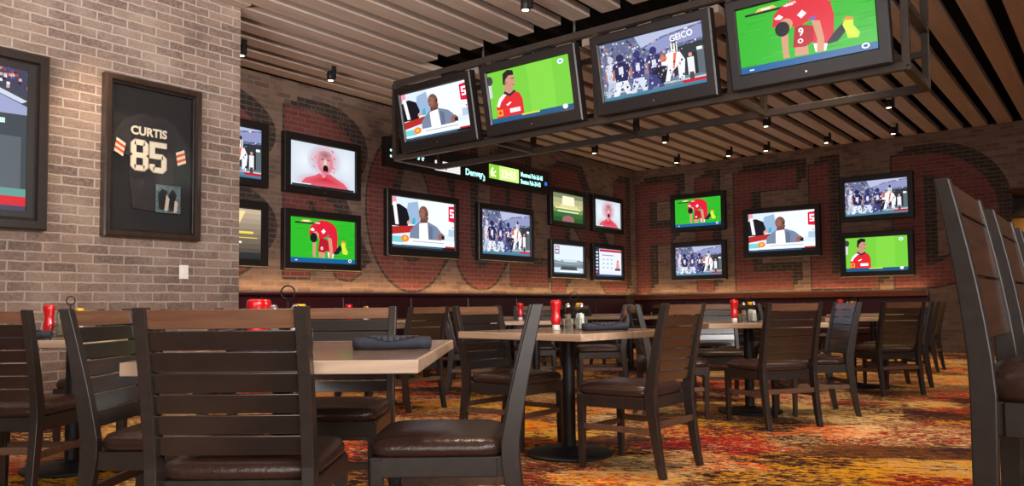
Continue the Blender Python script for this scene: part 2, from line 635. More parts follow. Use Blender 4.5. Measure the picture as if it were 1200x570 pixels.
Z0, Z1 = 1.19, 3.62
LB = {
    'B': rc(4.2, 4.75, Z0, Z1) + arc(4.75, 3.03, 1.12, 0.59, 0.6, 0.2, -90, 90) + arc(4.75, 1.81, 1.15, 0.62, 0.6, 0.22, -90, 90),
    'R': rc(6.2, 6.6, 1.32, 3.62) + arc(6.6, 3.0, 0.85, 0.62, 0.42, 0.25, -90, 90) + [[(6.66, 2.375), (7.0, 2.375), (7.52, 1.42), (7.3, 1.3), (7.08, 1.34)]],
    'O': arc(8.55, 2.4, 0.92, 1.24, 0.44, 0.8, 0, 360, 44),
    'U': rc(9.55, 9.95, 1.95, Z1) + rc(10.5, 10.9, 1.95, Z1) + arc(10.225, 1.95, 0.675, 0.74, 0.275, 0.38, 180, 360),
    'L': rc(11.04, 11.5, 1.28, Z1) + rc(11.5, 12.18, 1.28, 1.66),
    'N': rc(12.32, 12.78, Z0, Z1) + rc(14.72, 15.22, Z0, Z1) + [[(12.78, 3.62), (13.25, 3.62), (14.72, 1.35), (14.72, 1.19), (14.3, 1.19), (12.78, 2.9)]],
}
LC = {
    'F': rc(-8.66, -8.34, 1.2, Z1) + rc(-8.34, -7.66, 3.22, Z1) + rc(-8.34, -7.8, 2.25, 2.62),
    'I': rc(-7.2, -6.84, 1.2, Z1),
    'E': rc(-6.34, -5.98, 1.2, Z1) + rc(-5.98, -5.05, 3.22, Z1) + rc(-5.98, -5.2, 2.28, 2.64) + rc(-5.98, -5.18, 1.2, 1.56),
    'L': rc(-4.8, -4.42, 1.18, Z1) + rc(-4.42, -3.6, 1.18, 1.46),
    'D': rc(-3.3, -2.78, 1.17, 3.6) + arc(-2.78, 2.385, 1.16, 1.215, 0.64, 0.82, -90, 90),
}


def paint_letters(letters, onB):
    e = 0.03
    for ch, polys in letters.items():
        for layer, (offs, off, mat) in enumerate((([(0.2, 0.16), (0.1, 0.08), (e, e), (-e, e), (e, -e), (-e, -e)], 0.0014, 'drk'), ([(0.0, 0.0)], 0.0022, 'red'))):
            mb = MB()
            for kk, (ox, oz) in enumerate(offs):
                for p in polys:
                    q = []
                    for (a, c) in p:
                        a, c = a + ox, min(c + oz, 3.9)
                        o_ = off - 0.00016 * kk
                        q.append((WB + o_, a, c) if onB else (a, WC - o_, c))
                    mb.poly(q)
            o = mb.build('painted_letter' if layer else 'letter_shadow', M[mat + ('B' if onB else 'C')], wb if onB else wr)
            o['label'] = ('worn red painted letter' if layer else 'black painted drop shadow of a letter')


paint_letters(LB, True)
paint_letters(LC, False)


# ------------------------------------------------------------------ chairs
def prof(z):              # centre line and depth of the rear post, side view
    if z < 0.42:
        t = z / 0.42
        return -0.285 + 0.065 * t ** 0.8, 0.036 + 0.026 * t
    t = (z - 0.42) / 0.495
    return -0.22 - 0.1 * t ** 1.25, 0.062 - 0.024 * t


def make_chair(label, loc, rz, group):
    t = thing('dining_chair', label, 'chair', loc, rz, group)
    # seat cushion
    n = 28
    def ring(sx, sy, z, cy=0.0):
        r = []
        for j in range(n):
            a = 2 * PI * j / n
            ca, sa = cos(a), sin(a)
            e = 0.28
            r.append((sx * math.copysign(abs(ca) ** e, ca), cy + sy * math.copysign(abs(sa) ** e, sa), z))
        return r
    MB().loft([ring(0.222, 0.218, 0.408, 0.02), ring(0.232, 0.228, 0.42, 0.02), ring(0.234, 0.23, 0.44, 0.02), ring(0.222, 0.218, 0.462, 0.02),
               ring(0.19, 0.186, 0.473, 0.02), ring(0.1, 0.1, 0.479, 0.02), ring(0.02, 0.02, 0.48, 0.02)]).build('seat', M['cushion'], t, True)
    f = MB()
    f.box(-0.225, 0.225, 0.195, 0.24, 0.345, 0.41)
    f.box(-0.225, 0.225, -0.205, -0.175, 0.345, 0.41)
    f.box(-0.232, -0.2, -0.18, 0.2, 0.345, 0.41)
    f.box(0.2, 0.232, -0.18, 0.2, 0.345, 0.41)
    f.box(-0.2, 0.2, -0.18, 0.2, 0.395, 0.408)
    f.build('seat_frame', M['chair'], t, bevel=0.003)
    for s in (-1, 1):
        x = s * 0.212
        MB().loft([[(x - a, 0.215 - a, z), (x + a, 0.215 - a, z), (x + a, 0.215 + a, z), (x - a, 0.215 + a, z)] for z, a in ((0, 0.0145), (0.34, 0.0205), (0.4, 0.0205))]).build('leg', M['chair'], t, bevel=0.003)
        rings = []
        for i in range(15):
            z = 0.908 * i / 14
            y, d = prof(z)
            w = 0.018
            xx = s * 0.221
            rings.append([(xx - w, y - d / 2, z), (xx + w, y - d / 2, z), (xx + w, y + d / 2, z), (xx - w, y + d / 2, z)])
        MB().loft(rings).build('leg', M['chair'], t, bevel=0.003)
    # slats: the top one is bare walnut
    p = 0.0597
    for i in range(7):
        z1 = 0.901 - i * p
        z0 = z1 - p + 0.0055
        h = [prof(z0)[0], prof(z1)[0]]
        m = MB()
        q = []
        for z, y in ((z0, h[0]), (z1, h[1])):
            q += [(-0.206, y - 0.011, z), (0.206, y - 0.011, z), (0.206, y + 0.011, z), (-0.206, y + 0.011, z)]
        m.hexa(q)
        if i == 0:
            o = m.build('top_rail', M['rail'], t, bevel=0.002)
            o['label'] = 'bare walnut top rail'
        else:
            m.build('slat', M['slat'], t, bevel=0.002)
    for s in (-1, 1):
        MB().bar((s * 0.216, -0.245, 0.235), (s * 0.213, 0.213, 0.235), 0.018, 0.032).build('stretcher', M['stretch'], t, bevel=0.002)
    MB().bar((-0.21, -0.247, 0.265), (0.21, -0.247, 0.265), 0.018, 0.034).build('stretcher', M['stretch'], t, bevel=0.002)
    MB().bar((-0.205, 0.214, 0.215), (0.205, 0.214, 0.215), 0.018, 0.032).build('stretcher', M['stretch'], t, bevel=0.002)
    return t


chair0 = None
GC = 'ladder-back dining chairs'


def chair(xy, rz, label):
    global chair0
    loc = (xy[0], xy[1], 0)
    if chair0 is None:
        chair0 = make_chair(label, loc, rz, GC)
        return chair0
    return dup(chair0, loc, rz, label)


FWD, BACK, RIGHT, LEFT = TH, TH + PI, TH - PI / 2, TH + PI / 2       # headings in the turned sets
D_LEFT, D_RIGHT = PI / 2, -PI / 2                                    # headings in the square-on sets: -X, +X


def make_table(label, xy, rz, sx=0.95, sy=0.95, group='pedestal dining tables'):
    t = thing('dining_table', label, 'table', (xy[0], xy[1], 0), rz, group)
    e = 0.012
    top = MB().box(-sx / 2 + e, sx / 2 - e, -sy / 2 + e, sy / 2 - e, 0.712, 0.75).build('tabletop', M['top'], t)
    top['label'] = 'taupe laminate tabletop'
    ed = MB()
    ed.box(-sx / 2, sx / 2, -sy / 2, -sy / 2 + e, 0.711, 0.7503)
    ed.box(-sx / 2, sx / 2, sy / 2 - e, sy / 2, 0.711, 0.7503)
    ed.box(-sx / 2, -sx / 2 + e, -sy / 2 + e, sy / 2 - e, 0.711, 0.7503)
    ed.box(sx / 2 - e, sx / 2, -sy / 2 + e, sy / 2 - e, 0.711, 0.7503)
    q = ed.build('edge_band', M['edge'], top, bevel=0.003)
    q['label'] = 'pale wooden edge of the tabletop'
    MB().lathe([(0.038, 0.03), (0.038, 0.705)], 24).build('column', M['metal_black'], t, True).modifiers.new('es', 'EDGE_SPLIT')
    MB().lathe([(0.25, 0.0), (0.262, 0.006), (0.262, 0.014), (0.25, 0.022), (0.15, 0.034), (0.06, 0.046), (0.045, 0.055), (0.03, 0.055)], 40).build('base', M['metal_black'], t, True)
    sp = MB()
    sp.box(-0.3, 0.3, -0.03, 0.03, 0.7, 0.712)
    sp.box(-0.03, 0.03, -0.3, 0.3, 0.7, 0.712)
    sp.build('support_plate', M['metal_black'], t)
    return t


table0 = None


def table(xy, rz, label):
    global table0
    if table0 is None:
        table0 = make_table(label, xy, rz)
        return table0
    return dup(table0, (xy[0], xy[1], 0), rz, label)


# ------------------------------------------------------------------ things on the tables
TZ = 0.7504


def make_caddy(label, loc, rz):
    t = thing('condiment_caddy', label, 'caddy', loc, rz, 'condiment caddies')
    b = MB()
    a = 0.075
    def sq(z, r):
        b.tube([(-a, -a, z), (a, -a, z), (a, a, z), (-a, a, z)], r, 6, True)
    sq(0.003, 0.0028)
    sq(0.035, 0.002)
    sq(0.07, 0.0028)
    for i in range(5):
        u = -a + 2 * a * i / 4
        for p, q in (((u, -a), (u, -a)), ((u, a), (u, a)), ((-a, u), (-a, u)), ((a, u), (a, u))):
            b.tube([(p[0], p[1], 0.003), (q[0], q[1], 0.07)], 0.0018, 5)
        b.tube([(u, -a, 0.003), (u, a, 0.003)], 0.0018, 5)
    b.build('basket', M['basket'], t, True)['label'] = 'steel wire basket'
    h = MB()
    h.tube([(0, 0, 0.003), (0, 0, 0.185)], 0.003, 6)
    h.tube([(0.026 * sin(2 * PI * i / 20), 0, 0.211 - 0.026 * cos(2 * PI * i / 20)) for i in range(20)], 0.003, 6, True)
    h.build('ring_handle', M['wire'], t, True)
    return t


def make_ketchup(label, loc):
    t = thing('ketchup_bottle', label, 'bottle', loc, 0, 'ketchup bottles')
    MB().lathe([(0.021, 0.034), (0.027, 0.042), (0.031, 0.06), (0.028, 0.085), (0.024, 0.11), (0.026, 0.135), (0.031, 0.155), (0.033, 0.172), (0.029, 0.184), (0.018, 0.188), (0.004, 0.186)], 20, sx=1.05, sy=0.85).build('body', M['red'], t, True)
    o = MB().lathe([(0.02, 0.0), (0.024, 0.003), (0.023, 0.03), (0.02, 0.034)], 18).build('cap', M['white'], t, True)
    o['label'] = 'white flip cap under the red bottle'
    return t


def make_mustard(label, loc):
    t = thing('mustard_bottle', label, 'bottle', loc, 0, 'mustard bottles')
    o = MB().lathe([(0.024, 0.0), (0.026, 0.004), (0.026, 0.09), (0.018, 0.115), (0.014, 0.135)], 18).build('body', M['shaker'], t, True)
    MB().lathe([(0.022, 0.003), (0.023, 0.006), (0.023, 0.085), (0.015, 0.1)], 16).build('contents', M['salt'], t, True)
    o = MB().lathe([(0.021, 0.135), (0.023, 0.137), (0.023, 0.158), (0.02, 0.162)], 18).build('cap', M['yellow'], t, True)
    o['label'] = 'yellow screw cap'
    return t


def make_shaker(label, loc, salt):
    t = thing('salt_shaker' if salt else 'pepper_shaker', label, 'shaker', loc, 0, 'salt shakers' if salt else 'pepper shakers')
    MB().lathe([(0.022, 0.0), (0.024, 0.004), (0.021, 0.07), (0.017, 0.12), (0.015, 0.135)], 16).build('glass', M['shaker'], t, True)
    MB().lathe([(0.019, 0.004), (0.0205, 0.008), (0.018, 0.065), (0.015, 0.095)], 14).build('contents', M['salt' if salt else 'pepper'], t, True)
    MB().lathe([(0.0165, 0.134), (0.017, 0.136), (0.016, 0.15), (0.01, 0.159), (0.003, 0.161)], 16).build('lid', M['chrome'], t, True)
    return t


def make_napkin(label, loc, rz, ln=0.27):
    t = thing('rolled_napkin', label, 'napkin', loc, rz, 'rolled napkins')
    m = MB()
    rings = []
    n = 22
    for i in range(9):
        x = -ln / 2 + ln * i / 8
        k_ = 1.0 - 0.12 * abs(i - 4) / 4 * (0.5 + 0.5 * (i % 2))
        r = []
        for j in range(n):
            a = 2 * PI * j / n
            rr = 0.03 * k_ * (1 + 0.05 * sin(3 * a + i * 0.7))
            z = 0.024 + rr * 0.82 * sin(a)
            r.append((x, rr * 1.15 * cos(a), max(0.0, z)))
        rings.append(r)
    m.loft(rings)
    m.build('roll', M['napkin'], t, True)
    f = MB()
    pts = []
    for i in range(9):
        u = i / 8
        x = -ln * 0.3 + ln * 0.66 * u
        tip = 1 - abs(u - 0.45) / 0.55
        row = []
        for j in range(6):
            a = PI * (0.62 + 0.33 * max(0.05, tip) * j / 5)
            row.append((x, 0.0355 * cos(a), 0.024 + 0.0275 * sin(a)))
        pts.append(row)
    for i in range(8):
        for j in range(5):
            f.add([pts[i][j], pts[i + 1][j], pts[i + 1][j + 1], pts[i][j + 1]], [(0, 1, 2, 3)])
    o = f.build('folded_flap', M['napshade'], t, True)
    so = o.modifiers.new('so', 'SOLIDIFY')
    so.thickness = 0.002
    e = MB()
    for r_ in (0.022, 0.013):
        e.tube([(ln / 2 + 0.001, r_ * 1.1 * cos(2 * PI * i / 16), 0.024 + r_ * 0.8 * sin(2 * PI * i / 16)) for i in range(16)], 0.0028, 5, True)
    e.build('rolled_end', M['napshade'], t, True)
    return t


P0 = {}


def place(kind, fn, loc, rz, label, *a):
    if kind not in P0:
        o = fn(label, loc, *a)
        o.rotation_euler = (0, 0, rz)
        P0[kind] = o
        return o
    return dup(P0[kind], loc, rz, label)


def table_setting(xy, where, rz=TH, items='kmsp'):
    x, y = xy
    def at(u, v):
        return (x + u * cos(TH) - v * sin(TH), y + u * sin(TH) + v * cos(TH), TZ)
    cz = at(0, 0)
    place('caddy', lambda l, p: make_caddy(l, p, 0), cz, rz, 'black wire condiment caddy with ring handle on ' + where)
    def inside(u, v):
        # kept square with the caddy
        return (x + u * cos(rz) - v * sin(rz), y + u * sin(rz) + v * cos(rz), TZ + 0.0052)
    if 'k' in items:
        place('ketchup', make_ketchup, at(-0.115, -0.02), rz, 'red ketchup bottle with white cap on ' + where)
    if 'K' in items:
        place('ketchup', make_ketchup, at(-0.115, 0.055), rz, 'second red ketchup bottle, behind the first, on ' + where)
    if 'm' in items:
        place('mustard', make_mustard, inside(0.035, 0.036), rz, 'yellow-capped mustard bottle in the caddy on ' + where)
    if 'p' in items:
        place('packets', make_packets, inside(-0.036, 0.036), rz, 'white sugar packets in the caddy on ' + where)
    if 's' in items:
        place('salt', lambda l, p: make_shaker(l, p, True), inside(0.04, -0.04), rz, 'white-filled salt shaker in the caddy on ' + where)
    if 'p' in items:
        place('pepper', lambda l, p: make_shaker(l, p, False), inside(-0.042, -0.036), rz, 'dark-filled pepper shaker in the caddy on ' + where)


def make_packets(label, loc):
    t = thing('sugar_packets', label, 'sugar packets', loc, 0, 'sugar packet bundles')
    for i in range(6):
        m = MB()
        m.hexa([(-0.026, -0.014 + i * 0.005, 0.0), (0.026, -0.014 + i * 0.005, 0.0), (0.026, -0.0105 + i * 0.005, 0.0), (-0.026, -0.0105 + i * 0.005, 0.0),
                (-0.026, -0.02 + i * 0.0068, 0.06 + 0.004 * (i % 2)), (0.026, -0.02 + i * 0.0068, 0.058 + 0.004 * (i % 2)), (0.026, -0.0175 + i * 0.0068, 0.058 + 0.004 * (i % 2)), (-0.026, -0.0175 + i * 0.0068, 0.06 + 0.004 * (i % 2))])
        m.build('packet', M['white' if i % 3 else 'cream'], t)
    return t


# ---- front table (large, turned)
T1 = turned(-0.70, 2.90)
t1_ = make_table('large taupe dining table in the foreground with two dark rolled napkins', T1, TH, 0.857, 1.32)
for c_ in t1_.children:
    if c_.name.split('.')[0] in ('column', 'base', 'support_plate'):
        c_.location.x = -0.17
        c_.location.y = 0.06
        if c_.name.split('.')[0] == 'base':
            c_.scale = (0.9, 0.9, 1)
chair(turned(-0.80, 2.46), FWD, 'dark ladder-back chair in the foreground, its back turned to us before the large front table')
chair(turned(-0.825, 3.63), BACK, 'ladder-back chair at the far end of the large front table, facing us')
chair(turned(-0.235, 2.80), LEFT, 'ladder-back chair seen side on at the right of the large front table')
chair(turned(-1.25, 2.96), RIGHT, 'ladder-back chair at the left of the large front table, back turned toward left wall')
table_setting(turned(-0.85, 2.95), 'the large front table', TH, 'kKmsp')
place('napkin', make_napkin, (*turned(-0.43, 2.78), TZ), TH, 'long charcoal rolled napkin at the right side of the large front table', 0)
place('napkin', make_napkin, (*turned(-0.83, 2.62), TZ), TH + 1.0, 'charcoal rolled napkin behind the foreground chair on the front table')

# ---- table by the left brick wall (turned)
TL = turned(-2.53, 4.50)
table(TL, TH, 'taupe dining table nearest the left brick wall with framed jersey above')
chair(turned(-2.41, 3.83), FWD, 'ladder-back chair at the far left of the photo, its back turned to us')
chair(turned(-2.69, 5.20), BACK, 'ladder-back chair facing us behind the table at the left brick wall')
chair(turned(-1.93, 4.50), LEFT, 'ladder-back chair at the right of the table near left brick wall')
table_setting(turned(-2.62, 4.62), 'the table by the left brick wall', TH, 'kmsp')
place('napkin', make_napkin, (*turned(-2.62, 4.18), TZ), TH + 0.15, 'charcoal rolled napkin on the table by the left brick wall')

# ---- middle table (square to the walls)
T2 = (-2.68, 3.96)
table(T2, -0.09, 'taupe dining table in the middle of the room with round black base in full view')
chair((-2.19, 3.89), D_LEFT, 'ladder-back chair in full view at the right of the middle table')
chair((-3.18, 4.06), D_RIGHT, 'ladder-back chair at the left of the middle table, seat toward us')
table_setting((-2.68, 4.03), 'the middle table', TH, 'kmsp')
place('napkin', make_napkin, (*turned(0.55, 4.64), TZ), TH + 0.1, 'charcoal rolled napkin at the right corner of the middle table')

# ---- third table of the right row (turned)
T3 = (-2.49, 6.36)
table(T3, TH + 0.05, 'taupe dining table behind the middle table, third along the right row')
chair((-2.14, 5.856), math.radians(57), 'ladder-back chair with its back to us before the third table of the right row')
chair((-2.055, 6.595), math.radians(128), 'ladder-back chair with blue sheen at the right of the third table')
chair(turned(1.98, 7.45), BACK, 'ladder-back chair facing us behind the third table of the right row')
chair(turned(1.30, 6.35), RIGHT, 'ladder-back chair at the left of the third table, partly behind the middle chair')
table_setting((-2.45, 6.26), 'the third table of the right row', TH, 'kmsp')
place('napkin', make_napkin, (*turned(2.2, 6.15), TZ), TH - 0.2, 'charcoal rolled napkin on the third table of the right row')

# ---- fourth table of the right row (turned)
T4 = (-2.32, 8.86)
table(T4, TH, 'taupe dining table deep in the room, fourth along the right row')
chair((-1.93, 8.46), math.radians(51.5), 'ladder-back chair with its back to us before the fourth table of the right row')
chair((-1.99, 9.20), math.radians(131), 'ladder-back chair with blue sheen at the right of the fourth table')
chair((-2.95, 8.5), RIGHT, 'ladder-back chair at the left of the fourth table of the right row')
table_setting((-2.34, 8.9), 'the fourth table of the right row', TH, 'kmsp')
# ---- fifth
T5 = (-2.72, 11.45)
table(T5, 0, 'taupe dining table farthest along the right row near the banquette end')
chair((-2.2, 11.5), D_LEFT, 'ladder-back chair seen side on past the end of the banquette')
chair((-3.25, 11.4), D_RIGHT, 'ladder-back chair at the left of the farthest table of the right row')

# ---- second row
TM = (-5.62, 4.95)
table(TM, 0.0, 'taupe dining table in the recess behind the large front table')
chair((-5.12, 4.93), D_LEFT, 'ladder-back chair seen past the right corner of the large front table')
chair((-6.1, 5.0), D_RIGHT, 'ladder-back chair at the left of the table in the recess')
table_setting((-5.66, 4.9), 'the table in the recess', TH, 'kms')
TN = turned(0.25, 8.40)
table(TN, TH, 'taupe dining table beyond the middle table in the second row')
chair(turned(0.25, 8.96), BACK, 'ladder-back chair facing us behind the second row table beyond the middle table')
chair(turned(-0.42, 8.38), RIGHT, 'ladder-back chair at the left of the second row table beyond the middle table')
chair(turned(0.93, 8.40), LEFT, 'ladder-back chair with blue sheen at the right of the second row table')
table_setting(turned(0.2, 8.4), 'the second row table beyond the middle table', TH, 'kms')
TO = (-5.45, 9.6)
table(TO, 0, 'taupe dining table deep in the second row')
chair((-4.93, 9.6), D_LEFT, 'ladder-back chair at the right of the deep second row table')
chair((-5.97, 9.6), D_RIGHT, 'ladder-back chair at the left of the deep second row table')
TP = (-5.2, 12.0)
table(TP, TH, 'taupe dining table in the far end of the second row')
chair((-4.75, 11.4), FWD, 'ladder-back chair before the far end table of the second row, back to us')
chair((-5.62, 12.55), BACK, 'ladder-back chair facing us behind the far end table of the second row')
# tables along the banquettes
for (x, y, w) in ((-7.45, 7.0, 'under the interview television'), (-7.45, 9.4, 'below the ticker sign'), (-7.45, 11.8, 'under the four small televisions')):
    table((x, y), 0, 'taupe dining table at the left wall banquette ' + w)
    chair((x + 0.55, y), D_LEFT, 'ladder-back chair facing the left wall banquette ' + w)
for (x, w) in ((-6.9, 'near the room corner'), (-4.9, 'below the middle of the far wall')):
    table((x, 14.3), 0, 'taupe dining table at the far wall banquette ' + w)
    chair((x, 13.72), 0.0, 'ladder-back chair facing the far wall banquette ' + w)


# ------------------------------------------------------------------ banquettes
def banquette(label, loc, rz, length, seams, wooden):
    """runs along local +X, wall behind at local +Y=0, front toward -Y"""
    t = thing('banquette', label, 'bench', loc, rz)
    MB().box(0, length, -0.55, -0.01, 0, 0.12).build('plinth', M['plinth'], t)
    MB().box(0, length, -0.62, -0.01, 0.12, 0.33).build('bench_box', M['maroon'], t, bevel=0.01)
    MB().box(0, length, -0.65, -0.14, 0.335, 0.46).build('seat_cushion', M['maroon'], t, bevel=0.03, seg=4)
    w = length / seams
    zt = 1.008 if wooden else 1.066
    for i in range(seams):
        a, b_ = i * w + 0.006, (i + 1) * w - 0.006
        m = MB()
        m.hexa([(a, -0.2, 0.46), (b_, -0.2, 0.46), (b_, -0.012, 0.46), (a, -0.012, 0.46), (a, -0.15, zt), (b_, -0.15, zt), (b_, -0.012, zt), (a, -0.012, zt)])
        m.build('back_panel', M['maroon'], t, bevel=0.02, seg=3)
    if wooden:
        MB().box(0, length, -0.185, -0.012, 1.01, 1.112).build('cap_rail', M['cap'], t, bevel=0.012, seg=3)['label'] = 'mahogany cap rail'
    else:
        MB().box(0, length, -0.17, -0.012, 1.068, 1.112).build('cap_rail', M['maroon'], t, bevel=0.02, seg=3)
    return t


banquette('oxblood vinyl banquette along the recessed left brick wall', (WB, 4.43, 0), PI / 2, WC - 0.7 - 4.43, 8, False)
banquette('oxblood vinyl banquette with mahogany cap along the far brick wall', (WB + 0.02, WC, 0), 0, 5.93, 5, True)


# ------------------------------------------------------------------ bar stools at the right
def make_stool(label, loc, rz):
    t = thing('bar_stool', label, 'stool', loc, rz, 'bar stools at the right edge')
    def pr(z):
        if z < 0.72:
            q = z / 0.72
            return -0.192 + 0.01 * q, 0.036 + 0.01 * q
        q = (z - 0.72) / 0.428
        return -0.182 - 0.058 * q ** 1.5, 0.046 - 0.018 * q
    n = 28
    def ring(sx, sy, z):
        r = []
        for j in range(n):
            a = 2 * PI * j / n
            ca, sa = cos(a), sin(a)
            r.append((sx * math.copysign(abs(ca) ** 0.28, ca), 0.02 + sy * math.copysign(abs(sa) ** 0.28, sa), z))
        return r
    MB().loft([ring(0.212, 0.2, 0.705), ring(0.222, 0.21, 0.718), ring(0.224, 0.212, 0.745), ring(0.212, 0.2, 0.77), ring(0.18, 0.17, 0.782), ring(0.1, 0.1, 0.788), ring(0.02, 0.02, 0.789)]).build('seat', M['cushion'], t, True)
    f = MB()
    f.box(-0.212, 0.212, 0.18, 0.222, 0.64, 0.707)
    f.box(-0.212, 0.212, -0.18, -0.15, 0.64, 0.707)
    f.box(-0.222, -0.19, -0.15, 0.19, 0.64, 0.707)
    f.box(0.19, 0.222, -0.15, 0.19, 0.64, 0.707)
    f.build('seat_frame', M['chair'], t, bevel=0.003)
    for s in (-1, 1):
        x = s * 0.2
        MB().loft([[(x - a, 0.2 - a, z), (x + a, 0.2 - a, z), (x + a, 0.2 + a, z), (x - a, 0.2 + a, z)] for z, a in ((0, 0.015), (0.63, 0.021), (0.7, 0.021))]).build('leg', M['chair'], t, bevel=0.003)
        rings = []
        for i in range(17):
            z = 1.148 * i / 16
            y, d = pr(z)
            xx = s * 0.212
            rings.append([(xx - 0.017, y - d / 2, z), (xx + 0.017, y - d / 2, z), (xx + 0.017, y + d / 2, z), (xx - 0.017, y + d / 2, z)])
        MB().loft(rings).build('leg', M['chair'], t, bevel=0.003)
    # wide flat back boards: bare walnut above, dark ones below
    M_st = M['board']
    zs = [(1.084, 1.142), (0.955, 1.078), (0.826, 0.949)]
    for i, (z0, z1) in enumerate(zs):
        q = []
        for z in (z0, z1):
            y = pr(z)[0]
            q += [(-0.197, y - 0.011, z), (0.197, y - 0.011, z), (0.197, y + 0.011, z), (-0.197, y + 0.011, z)]
        MB().hexa(q).build('top_rail' if i == 0 else 'back_board', M_st, t, bevel=0.002)
    for s in (-1, 1):
        MB().bar((s * 0.205, -0.205, 0.3), (s * 0.2, 0.2, 0.3), 0.02, 0.034).build('stretcher', M['chair'], t)
    o = MB().bar((-0.2, 0.2, 0.24), (0.2, 0.2, 0.24), 0.024, 0.03).build('footrest', M['chrome'], t)
    o['label'] = 'metal footrest bar'
    return t


s0 = make_stool('tall bar stool at the right edge of the photo, nearest to us', (-0.04, 1.98, 0), D_RIGHT)
dup(s0, (-0.04, 2.66, 0), D_RIGHT, 'tall bar stool at the right edge, second in the row')
dup(s0, (-0.04, 3.34, 0), D_RIGHT, 'tall bar stool at the right edge, third in the row')

# ------------------------------------------------------------------ screen pictures
C = lin


def ell(cx, cy, rx, ry, n=18, rot=0.0):
    return [(cx + rx * cos(2 * PI * i / n) * cos(rot) - ry * sin(2 * PI * i / n) * sin(rot),
             cy + rx * cos(2 * PI * i / n) * sin(rot) + ry * sin(2 * PI * i / n) * cos(rot)) for i in range(n)]


def R_(a, b, c, d):
    return [(a, c), (b, c), (b, d), (a, d)]


def p_kneel():
    o = [(C((44, 178, 40)), R_(0, 1, 0, 1))]
    rnd = random.Random(3)
    for i in range(60):
        x, y = rnd.random(), rnd.random()
        g = rnd.choice([(38, 162, 34), (54, 190, 50)])
        o.append((C(g), [(x, y), (min(1, x + 0.12), y + 0.004), (min(1, x + 0.12), min(1, y + 0.02)), (x, min(1, y + 0.016))]))
    o += [(C((32, 28, 30)), R_(0.07, 0.38, 0.865, 0.9)), (C((226, 190, 96)), [(0.15, 0.9), (0.32, 0.91), (0.29, 0.955), (0.18, 0.95)]), (C((240, 226, 190)), R_(0.2, 0.27, 0.905, 0.94))]
    red, red2, skin = C((214, 30, 52)), C((178, 18, 40)), C((206, 148, 118))
    o += [(C((24, 26, 44)), [(0.62, 0.2), (0.73, 0.22), (0.83, 0.42), (0.77, 0.46)]),
          (C((206, 226, 60)), [(0.77, 0.44), (0.8, 0.53), (0.845, 0.5), (0.845, 0.4), (0.885, 0.28), (0.87, 0.215), (0.80, 0.235), (0.79, 0.33)]),
          (C((250, 130, 50)), [(0.775, 0.5), (0.8, 0.54), (0.85, 0.51), (0.84, 0.48)]),
          (skin, [(0.33, 0.5), (0.385, 0.48), (0.375, 0.2), (0.385, 0.13), (0.335, 0.13)]),
          (skin, [(0.43, 0.28), (0.52, 0.25), (0.52, 0.12), (0.42, 0.13)]),
          (red2, [(0.44, 0.6), (0.6, 0.5), (0.58, 0.3), (0.5, 0.24), (0.41, 0.26)]),
          (red, [(0.55, 0.75), (0.7, 0.82), (0.72, 0.6), (0.71, 0.36), (0.65, 0.22), (0.56, 0.25), (0.57, 0.45)]),
          (C((240, 240, 240)), [(0.56, 0.26), (0.66, 0.22), (0.645, 0.12), (0.57, 0.13)]),
          (red, [(0.27, 0.62), (0.29, 0.8), (0.37, 0.92), (0.46, 0.97), (0.56, 0.965), (0.65, 0.9), (0.71, 0.78), (0.69, 0.7), (0.6, 0.62), (0.55, 0.6), (0.45, 0.55), (0.36, 0.6), (0.33, 0.62)]),
          (C((246, 240, 240)), [(0.29, 0.74), (0.33, 0.79), (0.36, 0.74), (0.34, 0.71), (0.31, 0.72)]),
          (C((246, 240, 240)), [(0.46, 0.72), (0.5, 0.78), (0.53, 0.72), (0.49, 0.66)]),
          (C((250, 226, 226)), R_(0.37, 0.44, 0.885, 0.91)),
          (C((60, 110, 200)), [(0.54, 0.62), (0.58, 0.66), (0.59, 0.62), (0.56, 0.59)]),
          (skin, [(0.56, 0.6), (0.62, 0.57), (0.64, 0.3), (0.63, 0.12), (0.58, 0.12), (0.59, 0.32)]),
          (skin, ell(0.375, 0.62, 0.05, 0.09)), (C((22, 22, 30)), ell(0.345, 0.565, 0.055, 0.11)),
          (C((250, 250, 250)), ell(0.47, 0.335, 0.02, 0.035)), (red2, ell(0.47, 0.335, 0.01, 0.02)),
          (C((20, 92, 150)), R_(0, 1, 0, 0.105)), (C((240, 240, 240)), ell(0.915, 0.075, 0.028, 0.04)), (C((30, 80, 140)), ell(0.915, 0.075, 0.016, 0.022)),
          (C((230, 235, 240)), R_(0.07, 0.105, 0.04, 0.06))]
    return o


